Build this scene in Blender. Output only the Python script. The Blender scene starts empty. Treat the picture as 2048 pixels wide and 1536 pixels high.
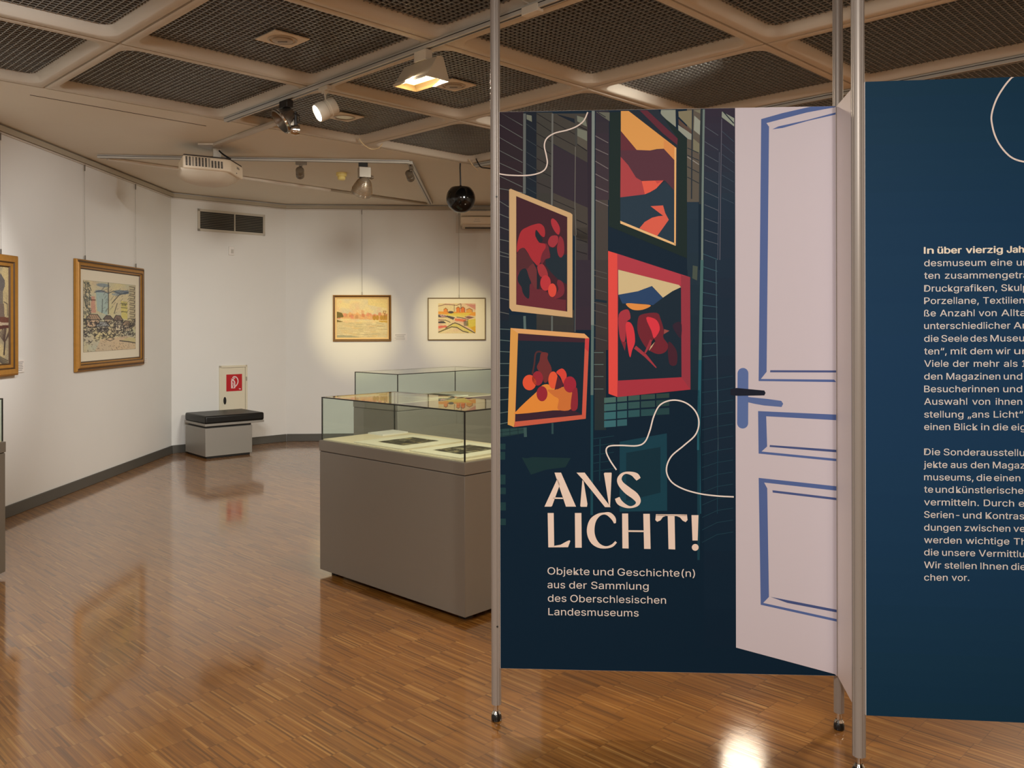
import bpy, bmesh, math, random
import numpy as np
from mathutils import Vector, Matrix
C = bpy.context.scene.collection
SC = bpy.context.scene
PI = math.pi

# ------------------------------------------------------------------ camera, world, lights, exposure
F, HY, ROLL, EYE = 1720.0, 648.0, -0.002, 1.5          # focal length / horizon row in photo pixels, eye height in metres
CH = 3.04                                              # ceiling height
cam = bpy.data.cameras.new('camera'); camera = bpy.data.objects.new('camera', cam); C.objects.link(camera)
camera.location = (0, 0, EYE); camera.rotation_euler = (PI/2, -ROLL, 0)
cam.sensor_width = 36; cam.lens = F/2048*36; cam.shift_y = -(768-HY)/2048; cam.clip_start = 0.05; cam.clip_end = 60
SC.camera = camera
SC.view_settings.view_transform = 'Standard'; SC.view_settings.look = 'None'
SC.view_settings.gamma = 1; SC.view_settings.use_curve_mapping = False
SC.view_settings.exposure = 0.9
SC.cycles.use_denoising = True
SC.cycles.max_bounces = 10; SC.cycles.diffuse_bounces = 5; SC.cycles.glossy_bounces = 5; SC.cycles.transparent_max_bounces = 24
SC.cycles.caustics_reflective = False; SC.cycles.caustics_refractive = False
SC.cycles.sample_clamp_indirect = 6
w = bpy.data.worlds.new('world'); SC.world = w; w.use_nodes = True
w.node_tree.nodes['Background'].inputs[0].default_value = (0.9, 0.72, 0.52, 1)
w.node_tree.nodes['Background'].inputs[1].default_value = 0.05

WARM, YEL, NEU = (1, 0.84, 0.64), (1, 0.83, 0.42), (1, 0.99, 0.97)
def aim(o, tgt):
    d = Vector(tgt) - o.location
    o.rotation_euler = d.to_track_quat('-Z', 'Y').to_euler()
def spot(name, loc, tgt, power, deg, blend=0.6, col=WARM, size=0.04):
    l = bpy.data.lights.new(name, 'SPOT'); l.energy = power; l.spot_size = math.radians(deg); l.spot_blend = blend
    l.color = col; l.shadow_soft_size = size
    o = bpy.data.objects.new(name, l); C.objects.link(o); o.location = loc; aim(o, tgt); return o
def area(name, loc, tgt, power, sx, sy, col=WARM):
    l = bpy.data.lights.new(name, 'AREA'); l.shape = 'RECTANGLE'; l.size = sx; l.size_y = sy; l.energy = power; l.color = col
    o = bpy.data.objects.new(name, l); C.objects.link(o); o.location = loc; aim(o, tgt); return o
# front lamps on the track above the visitor, lighting the partition and throwing its shadow behind it
spot('track_lamp_front', (-0.15, -0.45, 2.92), (0.75, 2.9, 0.9), 85, 90, 0.9, (1, 0.93, 0.85), 0.06)
spot('track_lamp_front', (0.62, -0.35, 2.92), (1.35, 2.9, 1.0), 90, 90, 0.9, (1, 0.93, 0.85), 0.06)
# lamps further along the hall, then unseen fill lights added for brightness
spot('track_lamp_far', (2.3, 8.6, 2.9), (1.7, 5.5, 0), 9, 110, 0.8, WARM, 0.20)
spot('unseen_hall_spot', (1.35, 5.0, 2.92), (-2.8, 9.9, 0.5), 310, 62, 0.9, (1, 0.96, 0.86), 0.30)
spot('unseen_hall_spot', (-1.2, 3.4, 2.92), (-2.6, 10.2, 0.5), 150, 50, 0.9, NEU, 0.25)  # unseen spot, added to brighten the corner and far walls
spot('wall_fill', (-1.5, 2.4, 2.92), (-3.9, 6.4, 0.5), 130, 85, 0.9, NEU, 0.15)  # unseen fill added to lift the left wall
area('hall_fill', (-2.0, 0.6, 2.93), (-2.0, 0.6, 0), 40, 0.5, 0.5, NEU)  # this and the next two: unseen soft fill added under the ceiling
area('hall_fill', (0.6, -1.6, 2.93), (0.6, -1.6, 0), 40, 0.5, 0.5, WARM)
area('hall_fill', (3.8, 5.5, 2.93), (3.8, 5.5, 0), 70, 0.5, 0.5, WARM)

# ------------------------------------------------------------------ photo measurement -> place
def ray(x, y):
    dx, dy = x-1024, y-HY
    c, s = math.cos(ROLL), math.sin(ROLL)
    return Vector(((c*dx+s*dy)/F, 1.0, -(-s*dx+c*dy)/F))
EYEP = Vector((0, 0, EYE))
def at(x, y, z):                       # the point seen at (x, y) that lies at height z
    d = ray(x, y); return EYEP + d*((z-EYE)/d.z)
def atY(x, y, Y):                      # ... at distance Y in front
    return EYEP + ray(x, y)*Y
class Wall:                            # a vertical plane through two floor points; u runs along it, n faces the visitor
    def __init__(s, a, b):
        s.a = Vector((a[0], a[1], 0)); s.b = Vector((b[0], b[1], 0)); s.u = (s.b-s.a).normalized()
        s.n = Vector((s.u.y, -s.u.x, 0)); s.L = (s.b-s.a).length
    def uz(s, x, y, off=0.0):
        d = ray(x, y); p0 = s.a + s.n*off
        t = (p0-EYEP).dot(s.n)/d.dot(s.n); P = EYEP + d*t
        return ((P-s.a).dot(s.u), P.z)
    def P(s, u, z, off=0.0):
        return s.a + s.u*u + s.n*off + Vector((0, 0, z))
    def mat(s, u, z, off=0.0):         # frame: local x along wall, y out of wall, z up
        m = Matrix.Identity(4)
        for i, v in enumerate((s.u, s.n, Vector((0, 0, 1)))): m.col[i][:3] = v
        m.col[3][:3] = s.P(u, z, off); return m

# ------------------------------------------------------------------ materials
def lin(c):
    c = c/255.0 if c > 1 else c
    return c/12.92 if c <= 0.04045 else ((c+0.055)/1.055)**2.4
def rgb(c): return (lin(c[0]), lin(c[1]), lin(c[2]), 1)
MATS = {}
def mat(name, col, rough=0.6, metal=0.0, spec=0.5, emit=0.0, var=0.0, vscale=8.0, bump=0.0, bscale=60.0):
    if name in MATS: return MATS[name]
    m = bpy.data.materials.new(name); m.use_nodes = True; nt = m.node_tree; b = nt.nodes['Principled BSDF']
    b.inputs['Base Color'].default_value = rgb(col); b.inputs['Roughness'].default_value = rough
    b.inputs['Metallic'].default_value = metal; b.inputs['Specular IOR Level'].default_value = spec
    if emit: b.inputs['Emission Color'].default_value = rgb(col); b.inputs['Emission Strength'].default_value = emit
    if var or bump:
        tc = nt.nodes.new('ShaderNodeTexCoord')
        if var:
            n = nt.nodes.new('ShaderNodeTexNoise'); n.inputs['Scale'].default_value = vscale; n.inputs['Detail'].default_value = 5
            mx = nt.nodes.new('ShaderNodeMixRGB'); mx.inputs[1].default_value = [v*(1-var) for v in rgb(col)[:3]]+[1]
            mx.inputs[2].default_value = [min(1, v*(1+var)) for v in rgb(col)[:3]]+[1]
            nt.links.new(tc.outputs['Object'], n.inputs['Vector']); nt.links.new(n.outputs['Fac'], mx.inputs[0])
            nt.links.new(mx.outputs[0], b.inputs['Base Color'])
        if bump:
            n2 = nt.nodes.new('ShaderNodeTexNoise'); n2.inputs['Scale'].default_value = bscale; n2.inputs['Detail'].default_value = 4
            bp = nt.nodes.new('ShaderNodeBump'); bp.inputs['Strength'].default_value = bump; bp.inputs['Distance'].default_value = 0.002
            nt.links.new(tc.outputs['Object'], n2.inputs['Vector']); nt.links.new(n2.outputs['Fac'], bp.inputs['Height'])
            nt.links.new(bp.outputs['Normal'], b.inputs['Normal'])
    MATS[name] = m; return m
def ink(c, k=1.0): # flat print colours, one material per colour
    c = tuple(int(v) for v in c)
    return mat('ink_%02x%02x%02x' % c, c, 0.6, 0, 0.12)
def glass_mat(name, tint, refl=1.0):
    m = bpy.data.materials.new(name); m.use_nodes = True; nt = m.node_tree; nt.nodes.clear()
    o = nt.nodes.new('ShaderNodeOutputMaterial'); t = nt.nodes.new('ShaderNodeBsdfTransparent'); g = nt.nodes.new('ShaderNodeBsdfGlossy')
    fr = nt.nodes.new('ShaderNodeFresnel'); fr.inputs['IOR'].default_value = 1.5; mx = nt.nodes.new('ShaderNodeMixShader')
    t.inputs[0].default_value = tint; g.inputs['Roughness'].default_value = 0.0
    ge = nt.nodes.new('ShaderNodeNewGeometry'); sb = nt.nodes.new('ShaderNodeMath'); sb.operation = 'SUBTRACT'; sb.inputs[0].default_value = 1
    mu = nt.nodes.new('ShaderNodeMath'); mu.operation = 'MULTIPLY'; nt.links.new(ge.outputs['Backfacing'], sb.inputs[1])
    nt.links.new(sb.outputs[0], mu.inputs[0]); nt.links.new(fr.outputs[0], mu.inputs[1])     # reflect on the outer face of each pane only
    nt.links.new(mu.outputs[0], mx.inputs[0]); nt.links.new(t.outputs[0], mx.inputs[1]); nt.links.new(g.outputs[0], mx.inputs[2])
    nt.links.new(mx.outputs[0], o.inputs[0]); MATS[name] = m; return m
def paint_mat():
    if 'paint' in MATS: return MATS['paint']
    m = bpy.data.materials.new('paint'); m.use_nodes = True; nt = m.node_tree; b = nt.nodes['Principled BSDF']
    a = nt.nodes.new('ShaderNodeAttribute'); a.attribute_name = 'pigment'
    nt.links.new(a.outputs['Color'], b.inputs['Base Color']); b.inputs['Roughness'].default_value = 0.6; b.inputs['Specular IOR Level'].default_value = 0.3
    MATS['paint'] = m; return m
def parquet():
    m = bpy.data.materials.new('parquet'); m.use_nodes = True; nt = m.node_tree; b = nt.nodes['Principled BSDF']; L = nt.links.new
    def N(t, **k):
        n = nt.nodes.new(t)
        for kk, v in k.items(): setattr(n, kk, v)
        return n
    def M(op, a, c=None, d=None):
        n = N('ShaderNodeMath', operation=op)
        for i, v in enumerate((a, c, d)):
            if v is None: continue
            if isinstance(v, (int, float)): n.inputs[i].default_value = v
            else: L(v, n.inputs[i])
        return n.outputs[0]
    tc = N('ShaderNodeTexCoord'); mp = N('ShaderNodeMapping'); mp.inputs['Rotation'].default_value = (0, 0, -FLOOR_ANG)
    L(tc.outputs['Object'], mp.inputs['Vector']); sp = N('ShaderNodeSeparateXYZ'); L(mp.outputs[0], sp.inputs[0])
    u, v = sp.outputs[0], sp.outputs[1]
    grp = M('FLOOR', M('DIVIDE', v, 0.176)); wn = N('ShaderNodeTexWhiteNoise', noise_dimensions='1D'); L(grp, wn.inputs['W'])
    row = M('FLOOR', M('DIVIDE', v, 0.0085))
    uu = M('ADD', M('DIVIDE', u, 0.20), M('MULTIPLY', wn.outputs['Value'], 1.0))
    cell = M('FLOOR', uu); fr = M('FRACT', uu)
    cb = N('ShaderNodeCombineXYZ'); L(cell, cb.inputs[0]); L(row, cb.inputs[1])
    w2 = N('ShaderNodeTexWhiteNoise', noise_dimensions='2D'); L(cb.outputs[0], w2.inputs['Vector'])
    cr = N('ShaderNodeValToRGB'); e = cr.color_ramp.elements
    e[0].position = 0; e[0].color = rgb((112, 70, 26)); e[1].position = 1; e[1].color = rgb((190, 140, 74))
    for p_, c_ in ((0.12, (140, 88, 32)), (0.5, (154, 100, 38)), (0.86, (166, 111, 46)), (0.95, (172, 122, 60))):
        x = e.new(p_); x.color = rgb(c_)
    L(w2.outputs['Value'], cr.inputs[0])
    cg = N('ShaderNodeCombineXYZ'); L(cell, cg.inputs[0]); L(grp, cg.inputs[1])           # block to block tone
    w3 = N('ShaderNodeTexWhiteNoise', noise_dimensions='2D'); L(cg.outputs[0], w3.inputs['Vector'])
    hs = N('ShaderNodeHueSaturation'); L(M('ADD', 0.84, M('MULTIPLY', w3.outputs['Value'], 0.06)), hs.inputs['Value']); L(cr.outputs[0], hs.inputs['Color'])
    gm = N('ShaderNodeMapping'); gm.inputs['Scale'].default_value = (7, 210, 1); L(mp.outputs[0], gm.inputs['Vector'])
    gn = N('ShaderNodeTexNoise'); gn.inputs['Scale'].default_value = 1; gn.inputs['Detail'].default_value = 4; L(gm.outputs[0], gn.inputs['Vector'])
    h2 = N('ShaderNodeHueSaturation'); L(M('ADD', 0.45, M('MULTIPLY', gn.outputs['Fac'], 1.1)), h2.inputs['Value']); L(hs.outputs[0], h2.inputs['Color'])
    jt = M('LESS_THAN', fr, 0.014); rowf = M('LESS_THAN', M('FRACT', M('DIVIDE', v, 0.0085)), 0.08)
    edge = M('MAXIMUM', jt, M('MULTIPLY', rowf, 0.45))
    mx = N('ShaderNodeMixRGB'); L(M('MULTIPLY', edge, 0.36), mx.inputs[0]); L(h2.outputs[0], mx.inputs[1]); mx.inputs[2].default_value = rgb((60, 30, 12))
    L(mx.outputs[0], b.inputs['Base Color'])
    big = N('ShaderNodeTexNoise'); big.inputs['Scale'].default_value = 2.2; big.inputs['Detail'].default_value = 5; L(tc.outputs['Object'], big.inputs['Vector'])
    L(M('ADD', 0.01, M('ADD', M('MULTIPLY', big.outputs['Fac'], 0.13), M('MULTIPLY', w2.outputs['Value'], 0.04))), b.inputs['Coat Roughness']); b.inputs['Roughness'].default_value = 0.4
    b.inputs['Specular IOR Level'].default_value = 0.5; b.inputs['Coat Weight'].default_value = 1.0; b.inputs['Coat IOR'].default_value = 2.3
    bp = N('ShaderNodeBump'); bp.inputs['Strength'].default_value = 0.2; bp.inputs['Distance'].default_value = 0.0012
    L(M('ADD', M('MULTIPLY', w2.outputs['Value'], 0.7), M('MULTIPLY', gn.outputs['Fac'], 0.3)), bp.inputs['Height']); L(bp.outputs[0], b.inputs['Normal']); L(bp.outputs[0], b.inputs['Coat Normal'])
    return m

# ------------------------------------------------------------------ mesh helpers
class MB:
    def __init__(s): s.v = []; s.f = []; s.mi = []; s.mats = []
    def m(s, material):
        if material not in s.mats: s.mats.append(material)
        return s.mats.index(material)
    def add(s, verts, faces, material, M=None):
        k = len(s.v); i = s.m(material)
        for p in verts:
            p = Vector(p); s.v.append(M @ p if M is not None else p)
        flip = M is not None and M.determinant() < 0
        for f in faces: s.f.append([k+j for j in (reversed(f) if flip else f)]); s.mi.append(i)
        return s
    def box(s, c, d, material, M=None, rz=0.0):
        x, y, z = d[0]/2, d[1]/2, d[2]/2
        R = Matrix.Translation(Vector(c)) @ Matrix.Rotation(rz, 4, 'Z')
        if M is not None: R = M @ R
        v = [(-x,-y,-z),(x,-y,-z),(x,y,-z),(-x,y,-z),(-x,-y,z),(x,-y,z),(x,y,z),(-x,y,z)]
        return s.add(v, [(3,2,1,0),(4,5,6,7),(0,1,5,4),(1,2,6,5),(2,3,7,6),(3,0,4,7)], material, R)
    def prism(s, poly, z0, z1, material, M=None):
        n = len(poly); a = sum(poly[i][0]*poly[(i+1)%n][1]-poly[(i+1)%n][0]*poly[i][1] for i in range(n))
        if a < 0: poly = poly[::-1]
        v = [(p[0], p[1], z0) for p in poly] + [(p[0], p[1], z1) for p in poly]
        f = [tuple(range(n-1, -1, -1)), tuple(range(n, 2*n))] + [(i, (i+1)%n, n+(i+1)%n, n+i) for i in range(n)]
        return s.add(v, f, material, M)
    def lathe(s, prof, material, M=None, n=24, cap0=True, cap1=True):
        v = []; f = []
        for r, h in prof:
            for i in range(n): a = 2*PI*i/n; v.append((r*math.cos(a), r*math.sin(a), h))
        for k in range(len(prof)-1):
            for i in range(n): j = (i+1) % n; f.append((k*n+i, k*n+j, (k+1)*n+j, (k+1)*n+i))
        if cap0: f.append(tuple(range(n-1, -1, -1)))
        if cap1: q = (len(prof)-1)*n; f.append(tuple(range(q, q+n)))
        return s.add(v, f, material, M)
    def tube(s, pts, r, material, n=8, M=None):
        pts = [Vector(p) for p in pts]; v = []; f = []
        for k, p in enumerate(pts):
            d = (pts[min(k+1, len(pts)-1)]-pts[max(k-1, 0)]).normalized()
            a = d.cross(Vector((0, 0, 1))) if abs(d.z) < 0.95 else d.cross(Vector((1, 0, 0)))
            a.normalize(); b = d.cross(a)
            for i in range(n): t = 2*PI*i/n; v.append(p+a*(r*math.cos(t))+b*(r*math.sin(t)))
        for k in range(len(pts)-1):
            for i in range(n): j = (i+1) % n; f.append((k*n+i, (k+1)*n+i, (k+1)*n+j, k*n+j))
        f.append(tuple(range(n))); q = (len(pts)-1)*n; f.append(tuple(range(q+n-1, q-1, -1)))
        return s.add(v, f, material, M)
    def beam(s, a, b, w_, h_, material, up=(0, 0, 1)):      # bar of width w_, height h_ from a to b
        a, b = Vector(a), Vector(b); d = (b-a); L = d.length; d.normalize()
        u = Vector(up); x = d.cross(u).normalized(); z = x.cross(d)
        M = Matrix.Identity(4)
        for i, q in enumerate((x, d, z)): M.col[i][:3] = q
        M.col[3][:3] = (a+b)/2
        return s.box((0, 0, 0), (w_, L, h_), material, M)
    def build(s, name, parent=None, base=None, sharp=35, bevel=0.0, seg=2):
        if base is None:
            p = parent
            while p is not None and p.parent is not None: p = p.parent
            base = Vector(p['_base']) if p is not None and '_base' in p else Vector((0, 0, 0))
        base = Vector(base)
        me = bpy.data.meshes.new(name); me.from_pydata([tuple(p-base) for p in s.v], [], s.f)
        for mt in s.mats: me.materials.append(mt)
        me.polygons.foreach_set('material_index', s.mi); me.polygons.foreach_set('use_smooth', [True]*len(s.f))
        me.validate(); me.update()
        me.set_sharp_from_angle(angle=math.radians(sharp))
        o = bpy.data.objects.new(name, me); C.objects.link(o)
        if parent is not None: o.parent = parent
        else: o.location = base; o['_base'] = tuple(base)
        if bevel:
            b = o.modifiers.new('bevel', 'BEVEL'); b.width = bevel; b.segments = seg; b.limit_method = 'ANGLE'
        return o
def tag(o, label=None, cat=None, group=None, kind=None):
    for k, v in (('label', label), ('category', cat), ('group', group), ('kind', kind)):
        if v: o[k] = v
    return o
def thing(name, label, cat, loc, group=None):
    o = bpy.data.objects.new(name, None); C.objects.link(o); o.location = loc; o['_base'] = tuple(loc); o.empty_display_size = 0.1
    return tag(o, label, cat, group)
def structure(o): o['kind'] = 'structure'; return o
def dirmat(loc, d, up=(0, 0, 1)):      # local z along d
    d = Vector(d).normalized(); x = Vector(up).cross(d)
    x = x.normalized() if x.length > 1e-4 else Vector((1, 0, 0)); y = d.cross(x)
    M = Matrix.Identity(4)
    for i, q in enumerate((x, y, d)): M.col[i][:3] = q
    M.col[3][:3] = Vector(loc); return M
def catmull(p, n=6, closed=False):
    p = [np.array(q, float) for q in p]; m = len(p); out = []
    for i in range(m if closed else m-1):
        a = p[(i-1) % m] if closed or i > 0 else p[0]; b = p[i]; c = p[(i+1) % m]
        d = p[(i+2) % m] if closed or i+2 < m else p[-1]
        for k in range(n):
            t = k/n; out.append(0.5*((2*b)+(c-a)*t+(2*a-5*b+4*c-d)*t*t+(3*b-a-3*c+d)*t**3))
    if not closed: out.append(p[-1])
    return out

# ------------------------------------------------------------------ the room
YAW = math.radians(44.55); GS = 1.256
GO = Vector((-3.046, 5.596, 0)); GA = Vector((math.sin(YAW), math.cos(YAW), 0)); GB = Vector((math.cos(YAW), -math.sin(YAW), 0))
def node(a, b): return GO + GB*((2-a)*GS) + GA*((b-1)*GS)
FLOOR_ANG = math.atan2(-GB.y, -GB.x)
c_l0, c_l1, c_m, c_f = (-3.84, -4.0), (-3.965, 10.01), (-2.90, 11.04), (6.0, 11.57)
room = [c_l0, (6.0, -4.0), c_f, c_m, c_l1]
W_left, W_mid, W_far = Wall(c_l0, c_l1), Wall(c_l1, c_m), Wall(c_m, c_f)
W_right, W_rear = Wall(c_f, (6.0, -4.0)), Wall((6.0, -4.0), c_l0)
plaster = mat('wall_paint', (226, 225, 220), 0.75, 0, 0.3, var=0.02, vscale=3, bump=0.15, bscale=180)
ceil_paint = mat('ceiling_paint', (226, 220, 206), 0.7, 0, 0.3, var=0.03, vscale=2)
dark_void = mat('plenum_black', (14, 13, 12), 0.9)
skirt = mat('skirting_grey', (84, 82, 76), 0.45, 0, 0.5, var=0.05)
trimm = mat('trim_beige', (176, 166, 146), 0.5)
alu = mat('aluminium', (172, 168, 160), 0.35, 0.7)
o = structure(MB().prism(room, -0.1, 0.0, parquet()).build('floor'))
for nm, wl, lo in (('wall_left', W_left, None), ('wall_corner', W_mid, None), ('wall_far', W_far, None), ('wall_right', W_right, None), ('wall_rear', W_rear, None)):
    structure(MB().box((wl.L/2, -0.05, 1.65), (wl.L+0.06, 0.1, 3.3), plaster, wl.mat(0, 0)).build(nm))
for nm, wl in (('baseboard_left', W_left), ('baseboard_corner', W_mid), ('baseboard_far', W_far)):
    structure(MB().box((wl.L/2, 0.007, 0.047), (wl.L-0.012, 0.014, 0.095), skirt, wl.mat(0, 0)).build(nm, bevel=0.004))
rail_m = mat('rail_white', (214, 206, 194), 0.4)
for k, wl in enumerate((W_left, W_mid, W_far)):
    t = MB().box((wl.L/2, 0.02, 3.005), (wl.L-0.02, 0.04, 0.042), trimm, wl.mat(0, 0))
    t.box((wl.L/2, 0.012, 2.976), (wl.L-0.02, 0.02, 0.010), rail_m, wl.mat(0, 0))
    structure(t.build('trim_%d' % (k+1)))
# plaster ceiling around the coffered field, and the dark space above the coffers
def clip(poly, p, n):
    out = []
    for i in range(len(poly)):
        a, b = Vector((*poly[i], 0)), Vector((*poly[(i+1) % len(poly)], 0)); da, db = (a-p).dot(n), (b-p).dot(n)
        if da >= 0: out.append((a.x, a.y))
        if da*db < 0: q = a+(b-a)*(da/(da-db)); out.append((q.x, q.y))
    return out
ce = MB()
far_side = clip(room, node(2, 1)-GB*0.006, -GB)
ce.prism(far_side, CH, CH+0.06, ceil_paint)
ce.prism([(-3.95, -4), (6, -4), (6, -1.0), (-3.9, -1.0)], CH+0.1, CH+0.14, ceil_paint)
ce.prism(room, CH+0.28, CH+0.30, dark_void)
seam = mat('seam_brown', (70, 56, 42), 0.8)
a_, b_ = at(60, 190, CH-0.001), at(412, 252, CH-0.001)
ce.beam(a_, b_, 0.006, 0.003, seam)
ceiling = structure(ce.build('ceiling'))
def rrect(h, r, z, n=6):
    out = []
    for cx, cy, a0 in ((h-r, h-r, 0), (-h+r, h-r, 90), (-h+r, -h+r, 180), (h-r, -h+r, 270)):
        for i in range(n+1):
            a = math.radians(a0+90*i/n); out.append((cx+r*math.cos(a), cy+r*math.sin(a), z))
    return out
frame_m = mat('coffer_beige', (206, 198, 184), 0.55, 0, 0.4, var=0.03, vscale=3)
grille_m = mat('grille_metal', (160, 160, 156), 0.32, 0.45)
hh = GS/2
loops = [rrect(hh, 0.001, 0.022), rrect(hh-0.007, 0.001, 0.022), rrect(hh-0.007, 0.002, 0.002), rrect(hh-0.010, 0.004, 0.0), rrect(hh-0.052, 0.10, 0.0),
         rrect(hh-0.058, 0.095, 0.004), rrect(hh-0.072, 0.085, 0.024), rrect(hh-0.084, 0.075, 0.046), rrect(hh-0.086, 0.074, 0.062)]
fm = MB(); n_ = len(loops[0]); vv = [p for l in loops for p in l]
fm.add(vv, [(k*n_+i, (k+1)*n_+i, (k+1)*n_+(i+1) % n_, k*n_+(i+1) % n_) for k in range(len(loops)-1) for i in range(n_)], frame_m)
gm = MB(); gi = hh-0.086; NS = 31
for i in range(NS):
    q = -gi+2*gi*(i+0.5)/NS
    gm.box((q, 0, 0.056), (0.0042, 2*gi, 0.008), grille_m); gm.box((0, q, 0.056), (2*gi, 0.0042, 0.008), grille_m)
def inside(x, y):
    return -3.9 < x < 5.9 and -1.0 < y < 11
first = None; coffers = {}
for a in range(2, -7, -1):
    for b in range(-2, 10):
        c = (node(a, b)+node(a-1, b+1))*0.5
        if not inside(c.x, c.y) or c.y < 1.2 or abs(c.x) > 0.75*c.y+1.6: continue
        if first is None:
            fo = fm.build('coffer', base=(0, 0, 0)); go = gm.build('grille', base=(0, 0, 0)); first = (fo, go)
        else:
            fo = first[0].copy(); C.objects.link(fo); go = first[1].copy(); C.objects.link(go)
        fo.location = (c.x, c.y, CH); fo.rotation_euler = (0, 0, math.atan2(GA.y, GA.x)); go.parent = fo; go.location = (0, 0, 0)
        fo.parent = ceiling; coffers[(a, b)] = fo

# ------------------------------------------------------------------ glass display cases
lam = mat('case_laminate', (122, 115, 105), 0.38, 0, 0.45, var=0.02, vscale=2)
deckm = mat('case_deck', (232, 216, 186), 0.6)
black = mat('black_matt', (12, 12, 12), 0.5)
black_edge = mat('black_edge', (16, 18, 17), 0.35)
gl = glass_mat('glass', (0.93, 0.97, 0.945, 1))
def display_case(label, N, ang, L, Wd):
    N = Vector((N[0], N[1], 0)); t = thing('display_case', label, 'display case', N, 'glass topped display cases')
    M = Matrix.Translation(N) @ Matrix.Rotation(ang, 4, 'Z')
    b = MB().box((L/2, Wd/2, 0.384), (L, Wd, 0.708), lam, M); b.build('body', t, bevel=0.003)
    b = MB().box((L/2, Wd/2, 0.7735), (L+0.006, Wd+0.006, 0.063), lam, M); b.build('rim', t, bevel=0.003)
    b = MB().box((L/2, Wd/2, 0.739), (L-0.01, Wd-0.01, 0.006), black, M); b.build('shadow_gap', t)
    b = MB().box((L/2, Wd/2, 0.8085), (L-0.03, Wd-0.03, 0.007), deckm, M); b.build('deck', t)
    for x, y in ((0.075, 0.075), (L-0.075, 0.075), (0.075, Wd-0.075), (L-0.075, Wd-0.075)):
        MB().box((x, y, 0.0155), (0.05, 0.05, 0.031), black, M).build('foot', t)
    z0, z1, i = 0.8055, 1.064, 0.008
    def pane(c, d): return MB().box(c, d, gl, M).build('glass_pane', t)
    pane((L/2, i+0.003, (z0+z1)/2), (L-2*i-0.014, 0.005, z1-z0-0.006)); pane((L/2, Wd-i-0.003, (z0+z1)/2), (L-2*i-0.014, 0.005, z1-z0-0.006))
    pane((i+0.003, Wd/2, (z0+z1)/2), (0.005, Wd-2*i-0.014, z1-z0-0.006)); pane((L-i-0.003, Wd/2, (z0+z1)/2), (0.005, Wd-2*i-0.014, z1-z0-0.006))
    pane((L/2, Wd/2, z1-0.0025), (L-2*i-0.014, Wd-2*i-0.014, 0.005))
    e = MB(); q = 0.0065
    for y in (i+0.003, Wd-i-0.003): e.box((L/2, y, z1-0.003), (L-2*i+0.001, q, q), black_edge, M)
    for x in (i+0.003, L-i-0.003): e.box((x, Wd/2, z1-0.003), (q, Wd-2*i+0.001, q), black_edge, M)
    for x in (i+0.003, L-i-0.003):
        for y in (i+0.003, Wd-i-0.003): e.box((x, y, (z0+z1)/2), (q, q, z1-z0-0.004), black_edge, M)
    e.build('edge_seal', t)
    return M
# local frame: x along the long side, y across it (to the left of x)
def case_at(label, near, d_long, L, Wd):
    d = Vector((d_long[0], d_long[1], 0)).normalized(); perp = Vector((-d.y, d.x, 0))
    return display_case(label, near, math.atan2(d.y, d.x), L, Wd)
# front case: corner nearest the camera at (-.238, 4.301); its long side runs away to the left
cA = Vector((-0.7275, 0.6861, 0)).normalized(); cB = Vector((cA.y, -cA.x, 0))      # along, across (away to the right)
far1 = Vector((-0.238, 4.301, 0)) + cA*1.263
M1 = case_at('grey display case with two matted prints, partly hidden by the navy poster partition', (far1.x, far1.y), -cA, 1.263, 0.575)
n2 = Vector((-0.998, 7.49, 0)); s2 = Vector((-1.445, 7.935, 0))
d2 = Vector((0.894, 0.99, 0)).normalized()
M2 = case_at('grey glass display case standing behind the front case, below the two small paintings', (n2.x, n2.y), d2, 1.30, 0.62)
M0 = case_at('grey display case cut off by the left edge of the photo, under the chimney painting', (-3.024, 3.86), (0, 1), 1.27, 0.60)

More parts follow.
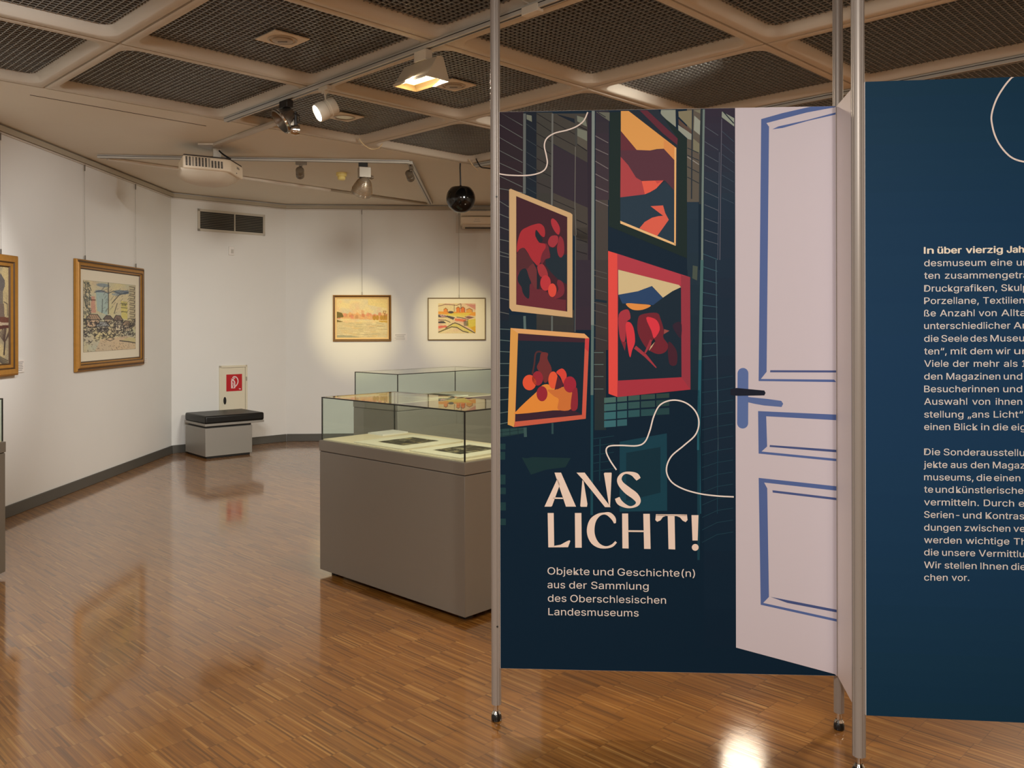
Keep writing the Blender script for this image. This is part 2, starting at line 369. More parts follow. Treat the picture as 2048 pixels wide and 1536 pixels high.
# ------------------------------------------------------------------ small raster painter for the framed pictures
class Pic:
    def __init__(s, nx, ny, bg):
        s.nx, s.ny = nx, ny; s.a = np.zeros((ny, nx, 3)); s.a[:] = bg
        s.X, s.Y = np.meshgrid((np.arange(nx)+0.5)/nx, (np.arange(ny)+0.5)/ny); s.asp = ny/nx; s.rs = np.random.RandomState(7)
    def poly(s, pts, col, al=1.0):
        m = np.zeros(s.X.shape, bool); n = len(pts)
        for i in range(n):
            (x1, y1), (x2, y2) = pts[i], pts[(i+1) % n]
            if y1 == y2: continue
            c = ((y1 > s.Y) != (y2 > s.Y)) & (s.X < (x2-x1)*(s.Y-y1)/(y2-y1)+x1); m ^= c
        s.a[m] = s.a[m]*(1-al)+np.array(col)*al
    def line(s, pts, w, col, al=1.0):
        w = w/2
        for (x1, y1), (x2, y2) in zip(pts[:-1], pts[1:]):
            dx, dy = x2-x1, (y2-y1)*s.asp; L = dx*dx+dy*dy+1e-12
            t = np.clip(((s.X-x1)*dx+(s.Y-y1)*s.asp*dy)/L, 0, 1)
            d = np.hypot(s.X-x1-t*dx, (s.Y-y1)*s.asp-t*dy); k = np.clip((w-d)*s.nx+0.5, 0, 1)[..., None]*al
            s.a = s.a*(1-k)+np.array(col)*k
    def blob(s, x, y, rx, ry, col, al=1.0):
        k = np.clip((1-np.hypot((s.X-x)/rx, (s.Y-y)/ry))*6, 0, 1)[..., None]*al; s.a = s.a*(1-k)+np.array(col)*k
    def noise(s, gx, gy):
        g = s.rs.rand(gy+2, gx+2); fx, fy = s.X*gx, s.Y*gy; ix, iy = fx.astype(int), fy.astype(int); tx, ty = fx-ix, fy-iy
        tx, ty = tx*tx*(3-2*tx), ty*ty*(3-2*ty)
        return (g[iy, ix]*(1-tx)+g[iy, ix+1]*tx)*(1-ty)+(g[iy+1, ix]*(1-tx)+g[iy+1, ix+1]*tx)*ty
    def wash(s, col, gx, gy, al, lo=0.45):
        k = np.clip((s.noise(gx, gy)*0.65+s.noise(gx*2, gy*2)*0.35-lo)/(1-lo)*1.8, 0, 1)[..., None]*al; s.a = s.a*(1-k)+np.array(col)*k
    def grain(s, amt): s.a = np.clip(s.a*(1+(s.rs.rand(s.ny, s.nx, 1)-0.5)*amt), 0, 255)
def canvas(pic, M, w_, h_, parent, name='canvas'):       # M: x right, z up, y towards the viewer; centred
    nx, ny = pic.nx, pic.ny; v = []; f = []
    for j in range(ny):
        for i in range(nx):
            v.append(M @ Vector(((i/(nx-1)-0.5)*w_, 0, (0.5-j/(ny-1))*h_)))
    f = [(j*nx+i, (j+1)*nx+i, (j+1)*nx+i+1, j*nx+i+1) for j in range(ny-1) for i in range(nx-1)]
    mb = MB(); k = mb.m(paint_mat()); mb.v = v; mb.f = f; mb.mi = [k]*len(f)
    o = mb.build(name, parent)
    at_ = o.data.color_attributes.new('pigment', 'FLOAT_COLOR', 'POINT')
    a = np.clip(pic.a, 0, 255)/255.0; a = np.where(a <= 0.04045, a/12.92, ((a+0.055)/1.055)**2.4).reshape(-1, 3)
    c = np.ones((nx*ny, 4)); c[:, :3] = a; at_.data.foreach_set('color', c.astype(np.float32).ravel())
    return o
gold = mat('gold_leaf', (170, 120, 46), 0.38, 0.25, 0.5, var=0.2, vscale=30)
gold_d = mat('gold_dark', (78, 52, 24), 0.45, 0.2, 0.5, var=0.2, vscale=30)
cream = mat('mount_cream', (232, 224, 202), 0.8)
slip = mat('slip_cream', (228, 196, 140), 0.6)
wirem = mat('wire_steel', (120, 116, 108), 0.4, 0.6)
oak = mat('thin_dark_frame', (112, 92, 58), 0.45)
def picture_frame(M, w_, h_, prof, parent, name='frame'):     # prof: (inset, depth, material) steps from the outer edge inward
    mb = MB(); loops = []
    for ins, dep, mt in prof:
        a, b = w_/2-ins, h_/2-ins; loops.append([(-a, dep, -b), (a, dep, -b), (a, dep, b), (-a, dep, b)])
    for k in range(len(loops)-1):
        for i in range(4):
            j = (i+1) % 4
            mb.add([loops[k][i], loops[k][j], loops[k+1][j], loops[k+1][i]], [(0, 1, 2, 3)], prof[k+1][2], M)
    mb.add(loops[0], [(3, 2, 1, 0)], prof[0][2], M)
    return mb.build(name, parent)
def framed(name, label, wall, u0, z0, u1, z1, prof, pic, mount, wires, slipm=None, off=0.006):
    w_, h_ = u1-u0, z1-z0; M = wall.mat((u0+u1)/2, (z0+z1)/2, off)
    t = thing(name, label, 'painting', wall.P((u0+u1)/2, z0, off))
    picture_frame(M, w_, h_, prof, t)
    ins, dep = prof[-1][0], prof[-1][1]
    if mount is not None:
        l, r, b, tp = mount; cw, ch_ = w_-2*ins, h_-2*ins
        MB().add([M @ Vector(p) for p in ((-cw/2, dep+0.001, -ch_/2), (cw/2, dep+0.001, -ch_/2), (cw/2, dep+0.001, ch_/2), (-cw/2, dep+0.001, ch_/2))], [(0, 1, 2, 3)], cream).build('mount', t)
        pw, ph = cw*(1-l-r), ch_*(1-b-tp); Mp = M @ Matrix.Translation((cw*(l-r)/2, dep+0.003, ch_*(b-tp)/2))
    else:
        pw, ph = w_-2*ins, h_-2*ins; Mp = M @ Matrix.Translation((0, dep+0.002, 0))
    canvas(pic, Mp, pw, ph, t)
    for x, hk in wires:
        p = [M @ Vector((x, 0.016, h_/2)), M @ Vector((x, 0.010, 2.985-(z0+z1)/2))]
        wo = MB().tube(p, 0.0014, wirem, 6).build('hanging_wire', t)
        MB().box((x, 0.016, h_/2+0.018), (0.009, 0.008, 0.045), wirem, M).build('hook', wo)
        MB().box((x, 0.014, 2.945-(z0+z1)/2), (0.008, 0.008, 0.06), wirem, M).build('hook', wo)
    return t
I = (58, 58, 62)
# -- coloured ink drawing of a town
p = Pic(150, 224, (216, 204, 166)); R = p.rs
p.wash((150, 184, 196), 3, 4, 0.35, 0.4); p.wash((222, 214, 150), 4, 5, 0.45, 0.5); p.wash((206, 176, 150), 5, 6, 0.3, 0.55)
p.poly([(0.22, 0.14), (0.45, 0.16), (0.43, 0.48), (0.24, 0.42)], (160, 192, 196), 0.75)
for x, y, rx, ry, c in ((0.35, 0.05, 0.13, 0.03, (120, 140, 156)), (0.7, 0.13, 0.16, 0.035, (98, 122, 146)), (0.3, 0.14, 0.1, 0.02, (110, 128, 146)), (0.83, 0.12, 0.1, 0.03, (104, 120, 140)), (0.6, 0.17, 0.1, 0.02, (140, 160, 172))): p.blob(x, y, rx, ry, c, 0.7)
p.poly([(0.14, 0.22), (0.2, 0.22), (0.22, 0.45), (0.13, 0.45)], (206, 160, 140)); p.line([(0.13, 0.27), (0.21, 0.27)], 0.02, (120, 76, 66))
p.poly([(0.69, 0.26), (0.83, 0.27), (0.83, 0.54), (0.70, 0.52)], (216, 206, 128))
for y in (0.3, 0.36, 0.42): p.line([(0.7, y), (0.82, y+0.005)], 0.012, I)
for x in (0.72, 0.755, 0.79): p.line([(x, 0.3), (x, 0.335)], 0.012, I)
p.line([(0.45, 0.0), (0.45, 0.46)], 0.013, I); p.line([(0.34, 0.25), (0.33, 0.45)], 0.009, I); p.line([(0.52, 0.3), (0.66, 0.17), (0.84, 0.12)], 0.014, I); p.line([(0.56, 0.45), (0.62, 0.3)], 0.012, I)
p.line([(0.2, 0.16), (0.32, 0.13), (0.45, 0.16), (0.55, 0.12), (0.7, 0.16), (0.86, 0.12)], 0.015, (70, 84, 100))
p.poly([(0.85, 0.02), (1, 0.0), (1, 0.7), (0.88, 0.66)], (196, 186, 152), 0.8)
for k in range(9):
    y = 0.03+k*0.07; p.line([(0.87, y), (0.98, y+0.01), (0.97, y+0.05), (0.88, y+0.045)], 0.013, (84, 76, 74))
def house(x, y, w_, h_, roof, wall_):
    p.poly([(x, y), (x+w_, y), (x+w_, y+h_), (x, y+h_)], wall_); p.poly([(x-0.03, y), (x+w_*0.25, y-h_*0.8), (x+w_*0.85, y-h_*0.75), (x+w_+0.04, y)], roof)
    p.line([(x-0.03, y), (x+w_*0.25, y-h_*0.8), (x+w_*0.85, y-h_*0.75), (x+w_+0.04, y), (x-0.03, y)], 0.014, I); p.line([(x, y), (x, y+h_), (x+w_, y+h_), (x+w_, y)], 0.01, I)
    for k in range(4): q = x+w_*(0.2+0.17*k); p.line([(q, y-h_*0.65), (q+0.03, y-0.01)], 0.007, (90, 80, 76))
    for q in (0.2, 0.6): p.poly([(x+w_*q, y+h_*0.25), (x+w_*(q+0.22), y+h_*0.25), (x+w_*(q+0.22), y+h_*0.7), (x+w_*q, y+h_*0.7)], (110, 100, 96))
house(0.06, 0.55, 0.22, 0.10, (186, 160, 134), (214, 190, 160)); house(0.56, 0.56, 0.14, 0.1, (150, 130, 116), (216, 206, 176)); house(0.38, 0.54, 0.12, 0.07, (128, 116, 108), (206, 190, 160))
house(0.24, 0.64, 0.2, 0.08, (180, 186, 186), (206, 200, 176)); house(0.58, 0.62, 0.16, 0.08, (176, 168, 150), (224, 214, 186)); house(0.74, 0.63, 0.13, 0.09, (184, 160, 134), (210, 196, 166))
for k in range(330):
    x, y = R.rand(), 0.52+0.34*R.rand()*(1.0 if R.rand() < .5 else 0.8); a = R.rand()*PI; L = 0.02+0.035*R.rand()
    if (x > 0.42 and y > 0.79) or (y < 0.64 and 0.1 < x < 0.85 and k % 3): continue
    p.line([(x, y), (x+L*math.cos(a), y+L*math.sin(a)*0.6), (x+L*math.cos(a+0.7)*1.5, y+L*math.sin(a+0.7)*0.9)], 0.012, (62, 60, 62), 0.85)
for k in range(46):
    x, y = 0.3+0.55*R.rand(), 0.1+0.36*R.rand(); a = -0.9+0.4*R.rand(); L = 0.03+0.06*R.rand(); p.line([(x, y), (x+L*math.cos(a), y+L*math.sin(a))], 0.009, (92, 96, 98), 0.6)
for k in range(120):
    x, y = 0.12*R.rand(), R.rand()*0.55; p.line([(x, y), (x+0.03*R.rand(), y+0.05*R.rand())], 0.013, (84, 90, 86), 0.8)
p.poly([(0.3, 0.83), (0.8, 0.79), (1, 0.84), (1, 1), (0.2, 1)], (216, 190, 158), 0.7); p.poly([(0.68, 0.86), (0.85, 0.81), (1, 0.83), (1, 0.91)], (206, 198, 146), 0.8)
p.line([(0.67, 0.86), (0.85, 0.88), (1, 0.905)], 0.02, I); p.line([(0.4, 0.83), (0.48, 0.80), (0.56, 0.83), (0.48, 0.855), (0.4, 0.83)], 0.012, I)
for k in range(60): x, y = R.rand(), 0.88+0.12*R.rand(); p.line([(x, y), (x+0.012, y+0.01)], 0.009, (120, 108, 96), 0.7)
p.line([(0, 0), (1, 0), (1, 1), (0, 1), (0, 0)], 0.014, (70, 66, 62), 0.7); p.grain(0.12); town = p
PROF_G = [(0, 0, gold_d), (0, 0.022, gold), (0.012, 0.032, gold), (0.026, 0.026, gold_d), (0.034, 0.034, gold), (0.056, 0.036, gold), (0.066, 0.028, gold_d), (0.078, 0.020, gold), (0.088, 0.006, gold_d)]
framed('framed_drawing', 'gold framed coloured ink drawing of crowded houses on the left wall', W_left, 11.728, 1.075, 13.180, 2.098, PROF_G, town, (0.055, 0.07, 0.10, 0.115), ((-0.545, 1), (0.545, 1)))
# -- brown townscape with a chimney
p = Pic(150, 190, (176, 160, 122)); R = p.rs; p.wash((196, 178, 130), 4, 5, 0.7, 0.35); p.wash((140, 132, 116), 6, 8, 0.6, 0.5)
p.poly([(0.76, 0.38), (0.90, 0.38), (0.92, 0.6), (0.74, 0.6)], (110, 96, 86)); p.poly([(0.75, 0.13), (0.83, 0.07), (0.92, 0.14), (0.92, 0.2), (0.88, 0.25), (0.8, 0.25), (0.75, 0.2)], (96, 92, 90))
p.poly([(0.79, 0.25), (0.88, 0.25), (0.88, 0.38), (0.79, 0.38)], (112, 104, 94)); p.line([(0.9, 0.36), (0.97, 0.38), (0.98, 0.5)], 0.012, (70, 64, 58))
p.poly([(0.3, 0.5), (1, 0.52), (1, 0.6), (0.3, 0.6)], (104, 66, 54)); p.poly([(0.0, 0.62), (1, 0.6), (1, 0.63), (0.5, 0.67), (0, 0.66)], (86, 52, 46)); p.poly([(0, 0.55), (1, 0.575), (1, 0.6), (0, 0.6)], (196, 184, 158), 0.8)
p.line([(0.9, 0.9), (0.92, 0.76)], 0.03, (62, 52, 48))
for k in range(40): a = -PI/2+(R.rand()-0.5)*2; p.line([(0.91, 0.78), (0.91+0.13*math.cos(a), 0.78+0.15*math.sin(a))], 0.008, (78, 62, 56), 0.8)
for k in range(5): p.line([(0.2+0.1*k, 0.75+0.03*k), (0.98, 0.97+0.02*k)], 0.018, (80, 74, 66), 0.8)
p.poly([(0.1, 0.4), (0.28, 0.34), (0.45, 0.42), (0.45, 0.55), (0.1, 0.55)], (140, 104, 82)); p.poly([(0.5, 0.44), (0.6, 0.38), (0.72, 0.45), (0.72, 0.56), (0.5, 0.56)], (150, 124, 96)); p.grain(0.25)
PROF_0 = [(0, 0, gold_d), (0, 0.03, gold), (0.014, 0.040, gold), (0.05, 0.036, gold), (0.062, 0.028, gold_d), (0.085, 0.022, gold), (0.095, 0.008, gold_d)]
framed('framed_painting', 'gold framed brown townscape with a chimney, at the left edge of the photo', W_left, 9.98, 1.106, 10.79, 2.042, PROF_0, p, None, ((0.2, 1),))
# -- pale river view
p = Pic(120, 92, (226, 206, 150)); R = p.rs; p.wash((200, 190, 170), 5, 6, 0.6, 0.35); p.wash((222, 172, 140), 6, 6, 0.45, 0.55); p.poly([(0.62, 0), (1, 0), (1, 0.25), (0.62, 0.16)], (226, 202, 128), 0.7)
p.poly([(0, 0.36), (0.5, 0.4), (1, 0.42), (1, 0.56), (0, 0.5)], (216, 158, 104), 0.75)
for k in range(30): x = R.rand(); y = 0.36+0.1*R.rand(); p.poly([(x, y), (x+0.03, y-0.03), (x+0.06, y), (x+0.06, y+0.06), (x, y+0.06)], [(200, 120, 84), (226, 170, 110), (186, 140, 90), (220, 140, 110)][k % 4], 0.7)
p.line([(0.5, 0.3), (0.5, 0.44)], 0.014, (206, 140, 96)); p.line([(0.53, 0.31), (0.53, 0.44)], 0.01, (206, 140, 96))
p.poly([(0, 0.33), (0.1, 0.36), (0.14, 0.47), (0, 0.5)], (110, 98, 48)); p.poly([(0, 0.54), (0.13, 0.59), (0.0, 0.62)], (120, 104, 56))
for x in (0.74, 0.8, 0.88, 0.93, 0.97): p.blob(x, 0.49, 0.035, 0.07, (178, 134, 46), 0.9)
p.line([(0.92, 0.32), (0.97, 0.32), (0.96, 0.38), (0.93, 0.38), (0.92, 0.32)], 0.012, (150, 110, 70)); p.line([(0.945, 0.38), (0.945, 0.5)], 0.012, (150, 110, 60))
p.poly([(0.82, 0.56), (1, 0.56), (1, 0.62), (0.85, 0.6)], (196, 156, 60)); p.poly([(0, 0.6), (1, 0.62), (1, 1), (0, 1)], (206, 190, 146), 0.8)
for k in range(70): x, y = R.rand(), 0.6+0.4*R.rand(); p.line([(x, y), (x+0.12*R.rand()+0.05, y+0.015*(R.rand()-.5))], 0.012, [(240, 226, 180), (170, 156, 124), (214, 180, 120)][k % 3], 0.6)
p.poly([(0, 0.93), (0.3, 0.95), (0.5, 1), (0, 1)], (150, 150, 124), 0.8); p.grain(0.1)
PROF_2 = [(0, 0, gold_d), (0, 0.02, gold), (0.010, 0.03, gold), (0.024, 0.026, gold_d), (0.030, 0.022, gold), (0.034, 0.018, slip), (0.048, 0.012, slip), (0.050, 0.006, slip)]
framed('framed_painting', 'small gold framed pale river landscape on the far wall', W_far, 0.598, 1.281, 1.341, 1.877, PROF_2, p, None, ((0.0, 1),))
# -- colourful landscape print with wide mount
p = Pic(110, 88, (224, 206, 160)); p.wash((216, 176, 160), 4, 5, 0.7, 0.4); D = (66, 58, 56)
p.poly([(0, 0.27), (1, 0.3), (1, 0.42), (0, 0.36)], (226, 156, 62)); p.poly([(0.3, 0.33), (0.9, 0.32), (0.7, 0.47), (0.2, 0.4)], (220, 206, 90), 0.8); p.poly([(0.7, 0.02), (1, 0.05), (1, 0.22), (0.85, 0.12)], (196, 120, 116), 0.7)
for x, y, w_, h_, c in ((0.15, 0.21, 0.1, 0.09, (226, 140, 66)), (0.48, 0.17, 0.1, 0.13, (226, 130, 60)), (0.6, 0.17, 0.11, 0.13, (220, 118, 58)), (0.75, 0.22, 0.16, 0.07, (222, 160, 80))):
    p.poly([(x, y), (x+w_/2, y-0.05), (x+w_, y), (x+w_, y+h_), (x, y+h_)], c); p.line([(x, y), (x+w_/2, y-0.05), (x+w_, y), (x+w_, y+h_)], 0.012, (120, 70, 50))
p.blob(0.34, 0.3, 0.08, 0.045, (80, 70, 70)); p.line([(0, 0.1), (0.2, 0.04), (0.5, 0.07), (0.6, 0.02)], 0.016, (130, 86, 80)); p.line([(0.61, 0.03), (0.61, 0.18)], 0.014, D); p.line([(0.43, 0.05), (0.43, 0.27)], 0.01, D)
p.poly([(0, 0.37), (0.3, 0.42), (0.45, 0.47), (0.4, 0.55), (0.25, 0.47), (0, 0.46)], (86, 76, 80)); p.poly([(0.03, 0.39), (0.25, 0.43), (0.1, 0.45)], (206, 160, 170)); p.poly([(0.45, 0.5), (0.75, 0.54), (0.72, 0.62), (0.45, 0.58)], (220, 120, 84))
p.poly([(0, 0.6), (0.15, 0.59), (0.22, 0.66), (0, 0.66)], (60, 58, 60)); p.line([(0, 0.55), (0.2, 0.56), (0.32, 0.63)], 0.016, D); p.poly([(0.7, 0.45), (0.82, 0.43), (0.97, 0.47), (0.82, 0.52)], (130, 90, 90)); p.poly([(0.78, 0.55), (1, 0.52), (1, 0.95), (0.75, 0.75)], (214, 196, 84)); p.poly([(0.85, 0.8), (1, 0.75), (1, 1)], (216, 170, 44))
p.poly([(0, 0.75), (0.2, 0.73), (0.26, 0.78), (0, 0.84)], (216, 112, 92)); p.poly([(0, 0.95), (0.33, 0.72), (0.45, 0.66), (0.56, 0.7), (0.95, 0.98), (0.8, 0.98), (0.5, 0.8), (0.36, 0.78), (0.05, 0.97)], (214, 200, 118)); p.line([(0.2, 0.82), (0.38, 0.68), (0.45, 0.65), (0.56, 0.7), (0.97, 0.98)], 0.022, D); p.line([(0, 0.96), (0.36, 0.78), (0.5, 0.8), (0.65, 0.92), (0.8, 0.97)], 0.022, D)
for x in (0.69, 0.72, 0.75, 0.78): p.line([(x, 0.58), (x+0.01, 0.74)], 0.018, (60, 66, 56))
p.line([(0.5, 0.46), (0.65, 0.49), (0.8, 0.54)], 0.016, D); p.grain(0.1)
PROF_3 = [(0, 0, oak), (0, 0.022, oak), (0.006, 0.024, oak), (0.011, 0.022, oak), (0.012, 0.010, oak)]
framed('framed_print', 'small colourful hilly landscape print with a wide cream mount, beside the pole', W_far, 1.812, 1.292, 2.562, 1.842, PROF_3, p, (0.17, 0.165, 0.145, 0.115), ((0.03, 1),))
# caption cards: white card with rows of small grey text
card_m = mat('card_white', (232, 228, 222), 0.6); cardtxt = mat('card_text', (150, 146, 142), 0.7)
def caption(label, wall, u0, z0, u1, z1, rows):
    M = wall.mat((u0+u1)/2, (z0+z1)/2, 0.0); w_, h_ = u1-u0, z1-z0
    t = thing('caption_card', label, 'caption card', wall.P((u0+u1)/2, z0))
    MB().box((0, 0.004, 0), (w_, 0.007, h_), card_m, M).build('card', t)
    b = MB()
    for k in range(rows): b.box((-w_*0.04*(k % 2), 0.0077, h_*(0.32-0.64*k/max(1, rows-1))), (w_*(0.78-0.1*(k % 3)), 0.0006, h_*0.05), cardtxt, M)
    b.build('text_lines', t)
caption('white caption card beside the chimney painting', W_left, 10.80, 1.12, 10.93, 1.222, 6)
caption('white caption card at the right edge of the houses drawing', W_left, 13.19, 1.084, 13.32, 1.142, 3)
caption('white caption card between the two small paintings on the far wall', W_far, 1.372, 1.291, 1.545, 1.381, 5)

# ------------------------------------------------------------------ prints lying in the front case
def etching(label, M, x0, y0, x1, y1, mx, my, seed):
    # M: case frame, x along the case, y across; sheet lies on the deck
    t = thing('matted_print', label, 'print', M @ Vector(((x0+x1)/2, (y0+y1)/2, 0.8125)))
    MB().box(((x0+x1)/2, (y0+y1)/2, 0.8165), (x1-x0, y1-y0, 0.008), cream, M).build('mat_board', t)
    p = Pic(90, 70, (74, 68, 58)); p.rs = np.random.RandomState(seed)
    p.wash((176, 168, 140), 4, 3, 0.85, 0.42); p.wash((26, 24, 22), 5, 4, 0.85, 0.55); p.wash((206, 186, 130), 8, 6, 0.8, 0.6)
    for k in range(70):
        x, y = p.rs.rand(), p.rs.rand(); a = p.rs.rand()*PI; p.line([(x, y), (x+0.12*math.cos(a), y+0.1*math.sin(a)), (x+0.16*math.cos(a+0.6), y+0.14*math.sin(a+0.6))], 0.012, (22, 20, 18) if k % 3 else (170, 160, 130), 0.7)
    Mp = M @ Matrix.Translation(((x0+x1)/2, (y0+y1)/2, 0.8212)) @ Matrix(((0, 0, 1, 0), (1, 0, 0, 0), (0, 1, 0, 0), (0, 0, 0, 1)))
    canvas(p, Mp, (y1-y0)-2*my, (x1-x0)-2*mx, t, 'etching')
# front case frame M1: x from the far-left corner towards the near corner, y across
etching('dark etching on a cream mat, the left one in the front display case', M1, 0.30, 0.03, 0.745, 0.475, 0.105, 0.09, 3)
etching('dark etching on a cream mat, nearest the corner of the front display case', M1, 0.80, 0.03, 1.20, 0.475, 0.09, 0.085, 5)
t = MB().box((0.10, 0.44, 0.8165), (0.15, 0.20, 0.009), card_m, M1); tag(t.build('text_booklet', base=M1 @ Vector((0.10, 0.44, 0.812))), 'small pale card lying in the far left corner of the front display case', 'card')
etching('dark print on a cream mat inside the rear display case', M2, 0.45, 0.08, 0.95, 0.54, 0.09, 0.08, 9)

# ------------------------------------------------------------------ upholstered bench
bx, by = Vector((0.745, 0.667, 0)).normalized(), Vector((-0.70, 0.714, 0)).normalized()
by = Vector((-bx.y, bx.x, 0)); BN = Vector((-3.417, 9.578, 0))
MBn = Matrix.Translation(BN) @ Matrix.Rotation(math.atan2(bx.y, bx.x), 4, 'Z')
leather = mat('black_leather', (15, 14, 13), 0.42, 0, 0.4, var=0.15, vscale=12, bump=0.25, bscale=140)
benchg = mat('bench_grey', (150, 146, 138), 0.4, 0.15, 0.5)
t = thing('bench', 'grey box bench with black leather cushion in the wall corner', 'bench', BN)
MB().box((0.275, 0.29, 0.182), (0.55, 0.58, 0.315), benchg, MBn).build('base', t, bevel=0.003)
MB().box((0.275, 0.29, 0.014), (0.51, 0.54, 0.024), black, MBn).build('plinth', t)
MB().box((0.29, 0.30, 0.352), (0.52, 0.54, 0.022), black, MBn).build('shadow_gap', t)
MB().box((0.345, 0.295, 0.376), (0.70, 0.60, 0.026), benchg, MBn).build('seat_board', t, bevel=0.002)
MB().box((0.35, 0.297, 0.433), (0.70, 0.594, 0.088), leather, MBn).build('cushion', t, bevel=0.018, seg=3)

# ------------------------------------------------------------------ fittings on the corner wall
cab = mat('cabinet_cream', (222, 214, 190), 0.5); red = mat('sign_red', (188, 22, 34), 0.4); white = mat('sign_white', (238, 214, 212), 0.5)
t = thing('fire_cabinet', 'cream recessed fire extinguisher cabinet with a red sign, behind the bench', 'fire extinguisher cabinet', W_mid.P(0.759, 0.22))
Mw = W_mid.mat(0.759, 0.61)
f_ = MB()
for c, d in (((0, 0.009, 0.378), (0.362, 0.018, 0.024)), ((0, 0.009, -0.378), (0.362, 0.018, 0.024)), ((-0.169, 0.009, 0), (0.024, 0.018, 0.78)), ((0.169, 0.009, 0), (0.024, 0.018, 0.78))): f_.box(c, d, cab, Mw)
f_.build('frame', t, bevel=0.002)
MB().box((0, 0.004, 0), (0.306, 0.008, 0.724), cab, Mw).build('door_panel', t, bevel=0.001)
MB().box((0.166, 0.018, 0.22), (0.012, 0.012, 0.05), alu, Mw).build('hinge', t)
MB().prism([(0.017*math.cos(a)+0, 0.045*math.sin(a)) for a in [k*PI/8 for k in range(16)]], 0, 0.010, black, Mw @ Matrix.Translation((-0.112, 0.018, -0.035)) @ Matrix.Rotation(PI/2, 4, 'X')).build('handle', t)
sg = MB(); Ms = Mw @ Matrix.Translation((0.011, 0.0085, 0.178)); sg.box((0, 0, 0), (0.204, 0.003, 0.206), red, Ms)
def flat(mb, pts, material, M, y=0.0022): mb.add([(p[0], y, p[1]) for p in pts], [tuple(range(len(pts)))], material, M)
def ribbon(pts, w_, cap=False):
    pts = [np.array(q, float) for q in pts]; L = []; Rr = []
    ws = w_ if hasattr(w_, '__len__') else [w_]*len(pts)
    for k in range(len(pts)):
        d = pts[min(k+1, len(pts)-1)]-pts[max(k-1, 0)]; d /= (np.hypot(*d)+1e-9); n = np.array((-d[1], d[0]))*ws[k]/2
        L.append(pts[k]+n); Rr.append(pts[k]-n)
    return [[L[k], L[k+1], Rr[k+1], Rr[k]] for k in range(len(pts)-1)]
def rib(mb, pts, w_, material, M, y=0.0022, smooth=0):
    if smooth: pts = catmull(pts, smooth)
    for q in ribbon(pts, w_): flat(mb, q, material, M, y)
sgm = lambda x, y: ((x-841)/860, -(y-372)/900)       # sign pixels in the 5.69x crop -> metres
rib(sg, [sgm(*q) for q in ((812, 345), (812, 430), (845, 430), (845, 365), (832, 345), (812, 345))], 0.016, white, Ms)
rib(sg, [sgm(*q) for q in ((822, 322), (836, 306), (862, 312), (880, 340), (880, 375), (862, 405), (838, 420))], 0.013, white, Ms, 0.0026, 5)
rib(sg, [sgm(*q) for q in ((806, 330), (826, 335), (850, 318))], 0.010, white, Ms, 0.0028)
rib(sg, [sgm(*q) for q in ((820, 425), (830, 395), (826, 370))], 0.008, white, Ms, 0.0028)
flat(sg, [sgm(*q) for q in ((890, 436), (914, 440), (912, 450), (896, 448))], white, Ms)
sg.build('sign', t)
ventm = mat('vent_frame', (196, 190, 176), 0.45, 0.2)
t = thing('air_vent', 'wide louvred air vent grille high on the corner wall', 'air vent', W_mid.P(0.75, 2.617))
Mv = W_mid.mat(0.75, 2.7485)
f_ = MB(); w2, h2 = 0.435, 0.1315
for c, d in (((0, 0.006, h2-0.014), (2*w2, 0.012, 0.028)), ((0, 0.006, -h2+0.014), (2*w2, 0.012, 0.028)), ((-w2+0.014, 0.006, 0), (0.028, 0.012, 2*h2)), ((w2-0.014, 0.006, 0), (0.028, 0.012, 2*h2)), ((0.03, 0.008, 0), (0.014, 0.012, 2*h2-0.03))): f_.box(c, d, ventm, Mv)
f_.build('frame', t)
MB().box((0, 0.001, 0), (2*w2-0.03, 0.002, 2*h2-0.03), black, Mv).build('backing', t)
f_ = MB(); slat = mat('vent_slat', (120, 114, 98), 0.5, 0.2)
for k in range(11): f_.box((0, 0.005, -h2+0.03+k*(2*h2-0.06)/10), (2*w2-0.05, 0.006, 0.006), slat, Mv)
f_.build('slats', t)
t = thing('wall_sensor', 'small white wall sensor below the air vent', 'sensor', W_mid.P(0.735, 2.347)); Ms_ = W_mid.mat(0.735, 2.40)
MB().box((0, 0.012, 0), (0.068, 0.024, 0.106), card_m, Ms_).build('housing', t, bevel=0.006)
MB().box((0.005, 0.0248, -0.006), (0.034, 0.002, 0.05), mat('sensor_grey', (196, 192, 184), 0.5), Ms_).build('cover', t)

# ------------------------------------------------------------------ lighting tracks, lamps and other ceiling fixtures
white_p = mat('fixture_white', (214, 206, 190), 0.4)
track_m = mat('track_grey', (196, 194, 186), 0.4, 0.2)
dark_m = mat('fixture_dark', (42, 38, 35), 0.4, 0.2)
silver = mat('fixture_silver', (150, 142, 130), 0.35, 0.5)
chrome = mat('chrome', (210, 205, 198), 0.12, 1.0)
def track(name, label, a, b, w_=0.036, h_=0.034, grp=None):
    a, b = Vector(a), Vector(b); a.z = b.z = CH-h_/2-0.002
    t = thing(name, label, 'lighting track', (a+b)/2, grp)
    MB().beam(a, b, w_, h_, track_m).build('housing', t, bevel=0.002)
    d = (b-a).normalized()
    MB().beam(a+d*0.02-Vector((0, 0, h_/2)), b-d*0.02-Vector((0, 0, h_/2)), 0.012, 0.002, dark_m).build('slot', t)
    e = MB(); n = Vector((d.y, -d.x, 0))
    for s_ in (-1, 1):
        q = n*(s_*(w_/2+0.0005)); e.beam(a+q+Vector((0, 0, 0.004)), b+q+Vector((0, 0, 0.004)), 0.002, 0.004, dark_m)
    e.build('side_groove', t)
    return t
